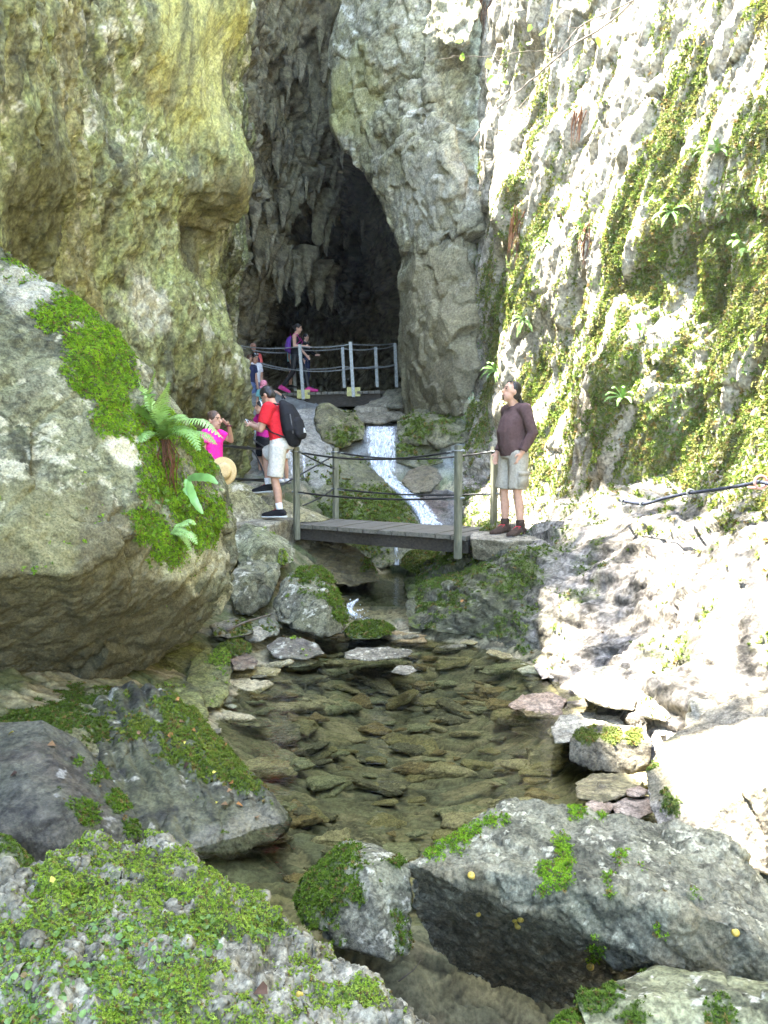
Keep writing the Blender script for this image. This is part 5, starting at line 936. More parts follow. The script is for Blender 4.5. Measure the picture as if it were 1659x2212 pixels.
    return root, A, dict(f=f, r=r, up=up, hd=hd, hr=hr, hu=hu, hc=hc, hs=hs, k=k)
def sunglasses(label, M, parent_mat='black_gloss'):
    hc, hd, hr, hu, hs = M['hc'], M['hd'], M['hr'], M['hu'], M['hs']
    o = empty('sunglasses', hc + hu * .11 * hs, label, 'sunglasses'); c = hc + hu * .112 * hs + hd * .038 * hs
    for s in (-1, 1):
        bm = bmesh.new(); ball(bm, c + hr * s * .036 * hs, hr * .030 * hs, (hd * .6 + hu * .8) * .008 * hs, (hd * -.8 + hu * .6) * .022 * hs, 12, 8); part('lens', bm, parent_mat, o)
        bm = bmesh.new(); tube(bm, [c + hr * s * .068 * hs, c + hr * s * .088 * hs - hd * .04 * hs - hu * .03 * hs, c + hr * s * .086 * hs - hd * .06 * hs - hu * .085 * hs], [.004 * hs] * 3, hu, 6); part('temple', bm, 'black_gloss', o)
    bm = bmesh.new(); tube(bm, [c - hr * .012 * hs, c + hr * .012 * hs], [.005 * hs] * 2, hu, 6); part('bridge', bm, 'black_gloss', o)
    return o
def backpack(label, A, M, mat, trim, sz=1.0, logo=False):
    f, r, k = M['f'], M['r'], M['k'] * sz; up = A['neck'] - A['waist']; up = up / np.linalg.norm(up); f = f - up * np.dot(f, up); f = f / np.linalg.norm(f); bk = A['chest'] - f * .105 * M['k'] - up * .06 * k
    o = empty('backpack', bk, label, 'backpack'); c = bk - f * .085 * k - up * .02 * k
    bm = bmesh.new(); tube(bm, [c - up * .22 * k + f * .02 * k, c - up * .12 * k, c + up * .06 * k, c + up * .16 * k + f * .015 * k, c + up * .22 * k + f * .05 * k], [(.12 * k, .08 * k), (.165 * k, .115 * k), (.155 * k, .10 * k), (.125 * k, .075 * k), (.075 * k, .04 * k)], r, 20); part('bag', bm, mat, o, .010, 2, .014)
    bm = bmesh.new(); tube(bm, [c - up * .19 * k - f * .085 * k, c - up * .02 * k - f * .085 * k], [(.11 * k, .05 * k), (.10 * k, .045 * k)], r, 16); part('front_pocket', bm, mat, o, .010, 2, .006)
    for s in (-1, 1):
        S = A['shR'] if s > 0 else A['shL']; top = A['neck'] * .45 + S * .55 + up * .035 * M['k']
        bm = bmesh.new(); tube(bm, [c + up * .2 * k + r * s * .06 * k + f * .06 * k, top - f * .03 * k, top + f * .05 * M['k'] - up * .02 * M['k'], A['chest'] + r * s * .12 * M['k'] + f * .15 * M['k'], A['chest'] + r * s * .165 * M['k'] + f * .02 * k - up * .16 * k, c - up * .18 * k + r * s * .12 * k + f * .06 * k], [(.026 * k, .008 * k)] * 6, r, 8); part('strap', bm, trim, o)
        bm = bmesh.new(); tube(bm, [c + r * s * .13 * k - up * .16 * k - f * .06 * k, c + r * s * .12 * k + up * .05 * k - f * .07 * k], [.008 * k] * 2, r, 6); part('buckle_strap', bm, 'sole', o)
    bm = bmesh.new(); tube(bm, [c + up * .27 * k - r * .03 * k + f * .03 * k, c + up * .315 * k + f * .035 * k, c + up * .27 * k + r * .03 * k + f * .03 * k], [.009 * k] * 3, f, 8); part('handle', bm, trim, o)
    if logo:
        q = c - up * .15 * k - f * .142 * k; bm = bmesh.new()
        for (x0, z0, x1, z1) in ((-.024, -.02, .024, -.02), (-.024, -.02, 0, .03), (.024, -.02, 0, .03), (-.012, -.008, .012, -.008), (-.008, .004, .004, .012)): tube(bm, [q + r * x0 * k + up * z0 * k, q + r * x1 * k + up * z1 * k], [.004 * k] * 2, f, 6)
        part('logo', bm, 'pale_print', o)
    return o

# man in the brown jumper, at the right end of the footbridge, looking up to the left
gm = P(1108, 1156, 9.15); PH = dict(toeL=(-.20, .15, .035), ankL=(-.13, -.01, .09), ankR=(.13, .02, .09), toeR=(.07, .20, .035), kneeR=(.12, .05, .49), kneeL=(-.12, .03, .49), shL=(-.165, -.03, 1.40), shR=(.165, -.02, 1.40), elL=(-.25, -.08, 1.14), wrL=(-.20, .03, .93), haL=(-.18, .06, .85), elR=(.24, -.06, 1.14), wrR=(.22, .08, .93), haR=(.20, .11, .86), head=(0, .045, 1.60), neck=(0, .0, 1.46))
mroot, A, M = person('man in a brown jumper and khaki cargo shorts with a ponytail, gazing upward', gm, math.radians(205), 1.76, PH,
    dict(hair=('hair_dark', 'receding'), shirt=('brown_knit', 1.93, -.1), pants=('khaki', .93, .45), sock=('black_cloth', .07), shoe=('boot_brown', 'sole', .075), lace='accent_red', ease=.030, folds=.016, pfolds=.016), belly=.7, headdir=(.12, .95, .2), slim=.95, vox=.0075)
sunglasses('dark sunglasses pushed up on the forehead of the man in brown', M)
k_, f_, r_, u_ = M['k'], M['f'], M['r'], M['up']
c = A['hipL'] * .35 + A['kneeL'] * .65 - r_ * .108 * k_; bm = bmesh.new(); boxm(bm, c, r_ * .016, f_ * .07, u_ * .085); bmesh.ops.bevel(bm, geom=bm.edges[:], offset=.008, segments=2, affect='EDGES'); part('cargo_pocket', bm, 'khaki', mroot)
bm = bmesh.new(); boxm(bm, c - r_ * .018 + u_ * .07, r_ * .006, f_ * .074, u_ * .022); part('pocket_flap', bm, 'khaki', mroot)
bm = bmesh.new(); tube(bm, [A['head'] - M['hu'] * .095 * k_ + M['hd'] * .066 * k_, A['head'] - M['hu'] * .06 * k_ + M['hd'] * .088 * k_], [.019 * k_, .016 * k_], r_, 8); part('goatee', bm, 'hair_brown', mroot)
bm = bmesh.new(); n0 = A['neck'] + u_ * .0; pts_ = [n0 + r_ * .072 * math.cos(t) + f_ * (.075 * math.sin(t) + .0) + u_ * (-.012 - .02 * math.sin(t)) for t in np.linspace(0, 2 * math.pi, 20)]; tube(bm, pts_, [.009] * 20, u_, 6, False); part('collar', bm, 'brown_knit', mroot)

# man in the red shirt with a black backpack, looking down at a phone, one foot up on a step
gr_ = P(610, 1117, 10.35)
RH = dict(ankL=(-.10, -.02, .09), toeL=(-.11, .16, .035), kneeL=(-.10, .05, .49), hipL=(-.09, 0, .90), ankR=(.10, .26, .40), toeR=(.10, .44, .335), kneeR=(.11, .30, .80), hipR=(.09, .03, .91), pelvis=(0, .0, .93), waist=(0, .03, 1.08), chest=(0, .08, 1.27), neck=(0, .12, 1.44), head=(0, .20, 1.56),
          shL=(-.185, .09, 1.39), shR=(.185, .09, 1.39), elL=(-.24, .16, 1.12), wrL=(-.10, .38, 1.18), haL=(-.06, .45, 1.21), elR=(.24, .16, 1.12), wrR=(.10, .38, 1.18), haR=(.06, .45, 1.21))
rroot, A, M = person('man in a red T-shirt and pale shorts looking down at his phone', gr_, math.radians(158), 1.74, RH,
    dict(hair=('hair_dark', 'short'), shirt=('red_shirt', .72, .1), pants=('pale_shorts', .92, .5), sock=('white_sock', .10), shoe=('black_cloth', 'white_sole', .0), lace='accent_red', ease=.028), headdir=(.05, .80, -.60), vox=.0075)
backpack('black hiking backpack with a small pale triangle worn by the man in red', A, M, 'black_cloth', 'black_cloth', 1.12, True)
ph = A['haL'] * .5 + A['haR'] * .5 + M['f'] * .02 + M['up'] * .02; o = empty('phone', ph, 'dark phone held up by the man in red', 'phone')
bm = bmesh.new(); boxm(bm, ph, M['r'] * .075, (M['f'] * .5 + M['up'] * .87) * .04, (M['f'] * .87 - M['up'] * .5) * .005); bmesh.ops.bevel(bm, geom=bm.edges[:], offset=.003, segments=1, affect='EDGES'); part('case', bm, 'pale_print', o)
bm = bmesh.new(); boxm(bm, ph - (M['f'] * .87 - M['up'] * .5) * .0062, M['r'] * .069, (M['f'] * .5 + M['up'] * .87) * .036, (M['f'] * .87 - M['up'] * .5) * .0014); part('screen', bm, 'black_gloss', o)

# girl in pink with a straw hat, hand raised to her brow
gg = P(462, 1000, 9.55); gg[2] = P(0, 890, 9.55)[2] - 1.36
GH = dict(elL=(-.27, .12, 1.30), wrL=(-.10, .22, 1.52), haL=(-.03, .17, 1.60), shL=(-.165, 0, 1.40), elR=(.22, -.03, 1.13), wrR=(.17, .17, .98), haR=(.15, .25, .97), head=(0, .02, 1.60))
groot, A, M = person('girl in a bright pink T-shirt shading her eyes with one hand', gg, math.radians(-28), 1.36, GH,
    dict(hair=('hair_brown', 'ponytail'), shirt=('pink_shirt', .5, .1), pants=('black_cloth', .35, .5), sock=('white_sock', .06), shoe=('pink_shoe', 'white_sole', 0)), child=1.18, slim=.92, vox=.007)
bm = bmesh.new(); w_ = A['wrL']; tube(bm, [w_ + np.array([.03 * math.cos(t), .03 * math.sin(t), 0]) for t in np.linspace(0, 2 * math.pi, 12)], [.008] * 12, (0, 0, 1), 6, False); part('wristband', bm, 'maroon', groot)
hat = A['haR'] + M['f'] * .09 - M['up'] * .10 + M['r'] * .06; hn = np.array([.35, -.9, .12]); hn /= np.linalg.norm(hn); hx = np.cross(hn, [0, 0, 1]); hx /= np.linalg.norm(hx); hz = np.cross(hx, hn)
o = empty('straw_hat', hat, 'pale straw hat held in front of the girl in pink', 'hat')
def revolve(prof, c, X, Y, Z, seg=28):
    bm = bmesh.new(); rings = []
    for (rad, h) in prof: rings.append([bm.verts.new(c + X * rad * math.cos(2 * math.pi * j / seg) + Y * rad * 1.12 * math.sin(2 * math.pi * j / seg) + Z * (h + .012 * math.cos(4 * math.pi * j / seg) * (rad > .1))) for j in range(seg)])
    for a, b in zip(rings, rings[1:]):
        for j in range(seg): bm.faces.new((a[j], a[(j + 1) % seg], b[(j + 1) % seg], b[j]))
    bm.faces.new(rings[-1]); return bm
part('brim', revolve([(.082, .006), (.125, .0), (.150, .012), (.151, .016), (.125, .006), (.080, .012)], hat, hx, hz, hn), 'straw', o)
part('crown', revolve([(.088, .004), (.086, .05), (.074, .085), (.05, .098), (.02, .09)], hat, hx, hz, hn), 'straw', o)
part('hat_band', revolve([(.090, .006), (.0895, .028), (.087, .028)], hat, hx, hz, hn), 'khaki', o)

# people on and beside the upper bridge
WH = dict(ankL=(-.08, .30, .10), toeL=(-.09, .48, .06), kneeL=(-.09, .22, .50), ankR=(.08, -.34, .14), toeR=(.08, -.20, .03), kneeR=(.09, -.06, .50), shL=(-.165, 0, 1.40), shR=(.165, 0, 1.40), elR=(.21, .02, 1.13), wrR=(.19, .28, 1.13), haR=(.19, .37, 1.11), elL=(-.21, .06, 1.12), wrL=(-.20, .22, .95), haL=(-.2, .28, .88), head=(0, .06, 1.60), neck=(0, .01, 1.46))
gw = P(640, 847, 19.55)
wroot, A, M = person('woman in a black vest and dark leggings walking over the upper bridge', gw, math.radians(-8), 1.64, WH, dict(hair=('hair_dark', 'bun'), shirt=('black_cloth', 0, .0), pants=('leggings', 1.95, .5), shoe=('pink_shoe', 'pink_shoe', .02), ease=.012), headdir=(.05, .97, -.18), vox=.011)
backpack('small purple backpack on the woman crossing the upper bridge', A, M, 'purple_cloth', 'magenta', .82)
gk = P(628, 838, 20.4); person('small child in a turquoise top half hidden behind the walking woman', gk, math.radians(0), 1.15, dict(), dict(hair=('hair_dark', 'long'), shirt=('turquoise', .5, -.2), pants=('black_cloth', .4, .5), shoe=('black_cloth', 'sole', 0)), child=1.25, vox=.013)
gk = P(660, 838, 22.5); person('dark clothed figure in the shade beyond the walking woman', gk, math.radians(-20), 1.5, dict(elL=(-.24, .1, 1.15), wrL=(-.2, .28, 1.05), haL=(-.2, .36, 1.05)), dict(hair=('hair_dark', 'long'), shirt=('black_cloth', 1.9, 0), pants=('navy', 1.9, .5), shoe=('black_cloth', 'sole', 0)), vox=.013)
gk = P(545, 745, 19.8); gk[2] -= 1.62; _, A, M = person('bald man in a coral shirt at the near end of the upper bridge', gk, math.radians(-60), 1.68, dict(head=(0, .05, 1.59), elR=(.25, .05, 1.13), wrR=(.2, .2, .92), haR=(.2, .27, .85)), dict(shirt=('coral', .6, 0), pants=('denim', .9, .5), shoe=('black_cloth', 'sole', 0)), skin='skin_tan', headdir=(-.3, .9, -.25), vox=.011)
backpack('dark rucksack on the bald man in coral', A, M, 'navy', 'navy', .8)
gk = P(548, 764, 19.0); gk[2] -= 1.62; wr_, A, M = person('woman in a white top with sunglasses on her head at the bridge end', gk, math.radians(-45), 1.66, dict(elR=(.24, .05, 1.12), wrR=(.2, .26, .92), haR=(.19, .33, .84), head=(0, .06, 1.58)), dict(hair=('hair_dark', 'long'), shirt=('white_cloth', .5, .1), pants=('denim', .8, .5), shoe=('white_cloth', 'sole', 0)), headdir=(.1, .93, -.3), vox=.011)
sunglasses('pale sunglasses on the head of the woman in white', M, 'steel')
gk = P(537, 770, 18.4); gk[2] -= 1.45; person('brown haired girl peering from behind the left cliff', gk, math.radians(-50), 1.5, dict(head=(0, .05, 1.59)), dict(hair=('hair_brown', 'long'), shirt=('navy', .5, 0), pants=('denim', .8, .5), shoe=('white_cloth', 'sole', 0)), headdir=(.1, .9, -.35), vox=.012)
gk = P(570, 829, 16.6); gk[2] -= 1.02; _, A, M = person('child in a pink cap and turquoise shirt stretching out an arm', gk, math.radians(-100), 1.08, dict(shL=(-.17, 0, 1.38), shR=(.17, 0, 1.38), elL=(-.44, .08, 1.36), wrL=(-.68, .14, 1.22), haL=(-.77, .16, 1.18), kneeR=(.12, .16, .5), head=(-.02, .06, 1.58)), dict(hair=('hair_brown', 'short'), shirt=('turquoise', .6, .0), pants=('maroon', .5, .5), shoe=('pink_shoe', 'sole', 0)), child=1.3, headdir=(.1, .85, -.5), vox=.010)
o = empty('cap', M['hc'] + M['hu'] * .06, 'pink patterned cap on the child with an outstretched arm', 'cap'); hs = M['hs']
bm = bmesh.new(); ball(bm, M['hc'] + M['hu'] * .045 * hs, M['hr'] * .093 * hs, M['hd'] * .112 * hs, M['hu'] * .092 * hs); part('crown', bm, 'pink_cap', o)
bm = bmesh.new(); tube(bm, [M['hc'] + M['hu'] * .03 * hs + M['hd'] * .09 * hs, M['hc'] + M['hu'] * .005 * hs + M['hd'] * .17 * hs], [(.075 * hs, .008), (.05 * hs, .007)], M['hr'], 12); part('peak', bm, 'pink_cap', o)
gk = P(567, 880, 12.9); gk[2] -= 1.22; _, A, M = person('girl in a magenta top holding the stair rail behind the man in red', gk, math.radians(215), 1.33, dict(elL=(-.24, .2, 1.22), wrL=(-.22, .42, 1.08), haL=(-.21, .5, 1.03), elR=(.25, .16, 1.18), wrR=(.24, .42, 1.02), haR=(.24, .50, .97), head=(0, .05, 1.58)), dict(hair=('hair_dark', 'long'), shirt=('magenta', .5, 0), pants=('black_cloth', .8, .5), sock=('white_sock', .06), shoe=('black_cloth', 'sole', 0)), child=1.15, vox=.009)
bm = bmesh.new(); hs = M['hs']; tube(bm, [M['hc'] + M['hr'] * .088 * hs * math.cos(t) + M['hu'] * .12 * hs * math.sin(t) + M['hd'] * .01 for t in np.linspace(0, math.pi, 14)], [.012 * hs] * 14, M['hd'], 6); part('hair_band', bm, 'white_cloth', bpy.data.objects[_.name])
gk = P(612, 1040, 11.6); gk[2] = 1.5; person('child in white shorts almost hidden behind the man in red', gk, math.radians(150), 1.15, dict(), dict(hair=('hair_brown', 'short'), shirt=('magenta', .5, 0), pants=('white_cloth', .85, .5), shoe=('white_cloth', 'sole', 0)), child=1.2, vox=.010)
# ================================================================== bridges and rails
plain_mat('weathered_wood', (.14, .128, .10), .85, .2, 4, .35, .4, stretch=(1, 9, 9), dist=.006); plain_mat('dark_wood', (.045, .037, .028), .8, .25, 5, .4, .4, stretch=(1, 8, 8), dist=.006)
plain_mat('post_wood', (.15, .15, .105), .85, .2, 12, .45, .4, stretch=(3, 3, .4), dist=.004); plain_mat('post_dark', (.05, .047, .038), .8, .25, 14, .5, .4, stretch=(3, 3, .4), dist=.004); plain_mat('black_cable', (.015, .015, .016), .4, .5, 30, .3, .1); plain_mat('galvanised', (.24, .25, .24), .5, .5, 20, .3, .1, metal=.3); plain_mat('rope_blue', (.016, .02, .032), .75, .2, 60, .5, .3); plain_mat('pink_metal', (.5, .25, .22), .5, .4, 30, .2, .1); plain_mat('yellow_plate', (.42, .38, .12), .5, .4, 20, .3, .1)
def cable(bm, a, b, sag, rad, n=18):
    a, b = np.array(a), np.array(b); tube(bm, [a + (b - a) * t - np.array([0, 0, 4 * sag * t * (1 - t)]) for t in np.linspace(0, 1, n)], [rad] * n, (0, 0, 1), 8)
UPV = np.array([0, 0, 1.0])
def post(root, foot, h, w_, mat, below=.12, cap=True):
    bm = bmesh.new(); c = np.array(foot) + UPV * (h - below) / 2; boxm(bm, c, np.array([.86, .5, 0]) * w_, np.array([-.5, .86, 0]) * w_, UPV * (h + below) / 2)
    bmesh.ops.bevel(bm, geom=bm.edges[:], offset=.006, segments=2, affect='EDGES'); o = part('post', bm, mat, root, flat=True)
    if cap:
        bm = bmesh.new(); t = np.array(foot) + UPV * (h - .06); tube(bm, [t + np.array([w_ * 1.25 * math.cos(a), w_ * 1.25 * math.sin(a), 0]) for a in np.linspace(0, 2 * math.pi, 14)], [.008] * 14, (0, 0, 1), 6, False); part('cable_clamp', bm, 'galvanised', o)
    return o
# lower footbridge
fb = empty('footbridge', PZ(820, 1145, 1.0), 'weathered plank footbridge with sagging cable rails over the stream', 'footbridge')
z0 = 1.0; a0, a1 = PZ(622, 1131, z0), PZ(1008, 1158, z0); b0, b1 = PZ(700, 1119, z0), PZ(1085, 1141, z0)
def quad_prism(bm, q, th):
    v = [bm.verts.new(p) for p in q] + [bm.verts.new(np.array(p) - UPV * th) for p in q]
    n = len(q); bm.faces.new(v[:n]); bm.faces.new(v[n:][::-1])
    for i in range(n): bm.faces.new((v[i], v[i + n], v[(i + 1) % n + n], v[(i + 1) % n]))
rng = np.random.RandomState(2); bm = bmesh.new(); N_ = 13
for i in range(N_):
    t0, t1 = i / N_ + .004, (i + 1) / N_ - .004; j = rng.uniform(-.02, .02, 2); dz = UPV * rng.uniform(-.006, .006); n_ = (a0 - b0) / np.linalg.norm(a0 - b0)
    quad_prism(bm, [a0 + (a1 - a0) * t0 + n_ * j[0] + dz, a0 + (a1 - a0) * t1 + n_ * j[0] + dz, b0 + (b1 - b0) * t1 + dz, b0 + (b1 - b0) * t0 + dz], .05)
part('deck', bm, 'weathered_wood', fb, flat=True)
for (q0, q1) in ((a0, a1), (b0, b1)):
    n_ = (b0 - a0) / np.linalg.norm(b0 - a0) * (1 if q0 is a0 else -1); bm = bmesh.new(); p0, p1 = q0 + (q1 - q0) * .05 + n_ * .06 - UPV * .056, q0 + (q1 - q0) * 1.0 + n_ * .06 - UPV * .056
    quad_prism(bm, [p0, p1, p1 + n_ * .09, p0 + n_ * .09], .15); part('beam', bm, 'dark_wood', fb, flat=True)
nb = (a0 - b0) / np.linalg.norm(a0 - b0)
pa0, pa1, pb0, pb1 = a0 + (a1 - a0) * .07 + nb * .05, a0 + (a1 - a0) * .965 + nb * .05, b0 + (b1 - b0) * .07 - nb * .03, b0 + (b1 - b0) * .955 - nb * .03
H0 = 1.02
for q, mt, bl in ((pa0, 'post_wood', .2), (pa1, 'post_wood', .26), (pb0, 'post_wood', .1), (pb1, 'post_wood', .12)): post(fb, q, H0 + (.04 if mt == 'post_dark' else 0), .036, mt, bl)
for (p, q) in ((pa0, pa1), (pb0, pb1)):
    for h, s in ((.96, .10), (.43, .05)):
        bm = bmesh.new(); cable(bm, p + UPV * h - (np.array([0, .0, 0])), q + UPV * h, s, .0125, 26); part('cable', bm, 'black_cable', fb)
        for e, g in ((p, q), (q, p)):
            d = (g - e) / np.linalg.norm(g - e); bm = bmesh.new(); tube(bm, [e + UPV * h - d * .07, e + UPV * h + d * .15 - UPV * .02], [.015, .012], (0, 0, 1), 8); part('cable_end', bm, 'galvanised', fb)
bm = bmesh.new(); cable(bm, pb0 + UPV * .92, pa0 + UPV * .45 + np.array([-.35, .5, -.0]), .0, .012, 6); part('cable', bm, 'black_cable', fb)
bm = bmesh.new(); cable(bm, pa0 + UPV * .98, pb0 + UPV * .72, .02, .011, 8); part('cable', bm, 'black_cable', fb)
bm = bmesh.new(); cable(bm, pa0 + UPV * .33 + np.array([.05, .35, -.1]), pb0 + UPV * .45, .02, .011, 8); part('cable', bm, 'black_cable', fb)
# rail along the steps behind the girl and the man in red
sr = empty('stair_rail', P(475, 1050, 10.6), 'black cable stair rail with thin posts behind the girl in pink', 'handrail')
q = [P(467, 965, 10.4), P(578, 972, 11.4), P(572, 1035, 11.2), P(467, 1030, 10.4)]
for (U, Vt, Vb, D) in ((470, 955, 1045, 10.4), (576, 968, 1085, 11.6)):
    bm = bmesh.new(); t, b = P(U, Vt, D), P(U, Vb, D); tube(bm, [b, t], [.026, .026], (1, 0, 0), 10); part('post', bm, 'post_dark', sr)
for (u0, v0, d0, u1, v1, d1, s) in ((470, 959, 10.4, 576, 968, 11.6, .03), (470, 964, 10.4, 576, 973, 11.6, -.02), (470, 1028, 10.4, 576, 1035, 11.6, .02), (470, 1033, 10.4, 576, 1040, 11.6, .0), (576, 968, 11.6, 535, 938, 13.2, .02), (530, 962, 12.5, 572, 1028, 11.6, -.1), (576, 1040, 11.6, 645, 1030, 12.2, .02)):
    bm = bmesh.new(); cable(bm, P(u0, v0, d0), P(u1, v1, d1), s, .012); part('cable', bm, 'black_cable', sr)
# upper bridge
ub = empty('footbridge', P(710, 850, 19), 'higher grey plank bridge at the mouth of the cave', 'footbridge')
zb = P(0, 848, 18.6)[2]
c0, c1 = P(585, 851, 18.8), P(822, 845, 18.0); c0[2] = c1[2] = zb; d0, d1 = c0 + np.array([.15, 1.7, 0]), c1 + np.array([.9, 1.9, 0])
bm = bmesh.new(); N_ = 19
for i in range(N_):
    t0, t1 = i / N_ + .004, (i + 1) / N_ - .004; quad_prism(bm, [c0 + (c1 - c0) * t0, c0 + (c1 - c0) * t1, d0 + (d1 - d0) * t1, d0 + (d1 - d0) * t0], .06)
part('deck', bm, 'weathered_wood', ub, flat=True)
for (q0, q1, y) in ((c0, c1, .05), (d0, d1, -.15)):
    bm = bmesh.new(); p0, p1 = q0 + np.array([0, y, -.064]), q1 + np.array([0, y, -.064]); quad_prism(bm, [p0, p1, p1 + np.array([0, .1, 0]), p0 + np.array([0, .1, 0])], .27); part('beam', bm, 'dark_wood', ub, flat=True)
UPP = []
for (U, Vt, Vb, D) in ((652, 745, 863, 18.55), (760, 740, 858, 18.2)):
    t, b = P(U - 4 if U < 700 else U - 3, Vt, D), P(U + 4 if U < 700 else U + 4, Vb, D); bm = bmesh.new(); c = (t + b) / 2; h = (t - b) / 2; boxm(bm, c - np.array([0, .06, 0]), np.array([.036, 0, 0]), np.array([0, .036, 0]), h); po = part('post', bm, 'galvanised', ub, flat=True); UPP.append((t, b))
    bm = bmesh.new(); boxm(bm, b + np.array([0, -.02, .12]), np.array([.15, 0, 0]), np.array([0, .006, 0]), np.array([0, 0, .10])); part('bracket_plate', bm, 'yellow_plate', ub, flat=True)
for (U, Vt, Vb, D) in ((740, 750, 838, 20.0), (811, 750, 836, 20.1), (853, 742, 836, 19.8), (634, 752, 845, 20.4), (521, 746, 800, 19.4)):
    t, b = P(U, Vt, D), P(U + 4, Vb, D); bm = bmesh.new(); boxm(bm, (t + b) / 2, np.array([.036, 0, 0]), np.array([0, .036, 0]), (t - b) / 2); part('post', bm, 'galvanised', ub, flat=True); UPP.append((t, b))
def rail(i, j, f, s=.04):
    (t, b), (t2, b2) = UPP[i], UPP[j]; bm = bmesh.new(); cable(bm, t + (b - t) * f, t2 + (b2 - t2) * f, s, .014, 14); part('cable', bm, 'galvanised', ub)
for f in (.03, .47): rail(0, 1, f); rail(6, 0, f, .05); rail(5, 2, f); rail(2, 3, f); rail(3, 4, f); rail(6, 5, f + .06, .06)
bm = bmesh.new(); t, b = UPP[1]; cable(bm, t + (b - t) * .03, UPP[4][0], .03, .014); part('cable', bm, 'galvanised', ub)
bm = bmesh.new(); cable(bm, t + (b - t) * .47, UPP[4][0] * .5 + UPP[4][1] * .5, .03, .014); part('cable', bm, 'galvanised', ub)
# hand line bolted to the right wall
hl = empty('hand_line', P(1500, 1060, 6.3), 'dark blue safety rope strung through ring bolts on the right wall', 'rope')
RP = [P(1335, 1083, 7.7), P(1380, 1090, 7.35), P(1430, 1078, 7.0), P(1478, 1068, 6.75), P(1540, 1060, 6.45), P(1600, 1050, 6.1), P(1626, 1045, 5.95), P(1690, 1062, 5.7)]
A_ = pchip(np.array(RP), np.linspace(0, 7, 60)); A_ = A_ + np.array([-.05, -.22, .02]); bm = bmesh.new(); tube(bm, list(A_), [.014] * 60, (0, 0, 1), 8); part('rope', bm, 'rope_blue', hl)
for q, rd, mt in ((A_[51], .045, 'pink_metal'), (A_[26], .028, 'galvanised'), (A_[2], .026, 'galvanised'), (A_[9], .022, 'galvanised')):
    bm = bmesh.new(); tube(bm, [q + np.array([rd * math.cos(a), 0.0, rd * math.sin(a)]) for a in np.linspace(0, 2 * math.pi, 16)], [.009] * 16, (0, 1, 0), 6, False); tube(bm, [q + np.array([0, 0, -rd]), q + np.array([.06, .32, -.05])], [.011, .011], (1, 0, 0), 6); part('ring_bolt', bm, mt, hl)
# ================================================================== plants, leaves, snails, stones of the pool bed
bpy.context.view_layer.update(); DG = bpy.context.evaluated_depsgraph_get()
def hit(U, V, skip=('water',)):
    """where the sight line of a layout point meets the built scene"""
    d = Vector(P(U, V, 10.0) - EYE).normalized(); o = Vector(EYE)
    for _ in range(8):
        ok, loc, nrm, idx, ob, mx = sc.ray_cast(DG, o, d)
        if not ok: return None
        if ob.name.split('.')[0] in skip: o = loc + d * .01; continue
        return np.array(loc), np.array(nrm), ob.name.split('.')[0]
    return None
plain_mat('frond', (.17, .30, .07), .5, .35, 20, .25, 0); plain_mat('frond_light', (.24, .38, .11), .45, .4, 20, .25, 0); plain_mat('stem_brown', (.11, .05, .025), .8, .2, 30, .4, .2); plain_mat('strap_leaf', (.22, .42, .12), .35, .5, 15, .2, .05); plain_mat('bark', (.12, .10, .08), .85, .2, 20, .35, .3)
plain_mat('shell', (.40, .27, .035), .35, .4, 60, .3, .05, col2=[.50, .36, .06]); plain_mat('snail_flesh', (.12, .10, .07), .5, .4, 40, .3, .1)
def frond(path, width, n, mat, root, rng, name='frond'):
    A_ = pchip(np.array(path, float), np.linspace(0, len(path) - 1, n)); T = np.gradient(A_, axis=0); T /= np.linalg.norm(T, axis=1)[:, None]
    vs, fs = [], []
    out = np.array([0, -.35, .94])
    for i in range(n):
        t = i / (n - 1.0); s = np.cross(T[i], out); s /= np.linalg.norm(s) + 1e-6; nrm = np.cross(s, T[i])
        L = width * (math.sin(math.pi * min(1, .12 + .88 * t) ** .8) ** .8 + .06) * (1 if t < .97 else .5)
        for sd in (-1, 1):
            d = s * sd * .93 + T[i] * .35 - nrm * .18 * t; d /= np.linalg.norm(d); w_ = np.linalg.norm(A_[min(i + 1, n - 1)] - A_[max(i - 1, 0)]) * .5 * .45 + .001; m_ = 5; b = len(vs); b0_ = A_[i]
            for j in range(m_ + 1):
                u = j / m_; c = b0_ + d * L * u - np.array([0, 0, 1]) * L * .22 * u * u + rng.normal(size=3) * .001; ww = w_ * (1 - u ** 2.2) * (1.0 if j % 2 else .72)
                vs += [c - T[i] * ww, c + T[i] * ww]
            for j in range(m_): fs.append((b + 2 * j, b + 2 * j + 1, b + 2 * j + 3, b + 2 * j + 2))
    k = len(vs)
    for i in range(n):
        q = np.array([.003, 0, .0015]) * (1 - .7 * i / n); vs += [A_[i] - q, A_[i] + q]
    for i in range(n - 1): fs.append((k + 2 * i, k + 2 * i + 1, k + 2 * i + 3, k + 2 * i + 2))
    return link(name, np_mesh(name, np.array(vs), np.array(fs, np.int32), None, False), MAT[mat], root)
rng = np.random.RandomState(12)
h0 = hit(350, 945); D0 = h0[0][1] if h0 else 5.5
fern = empty('fern', P(350, 945, D0), 'big pale green fern arching out of the moss on the great boulder', 'fern')
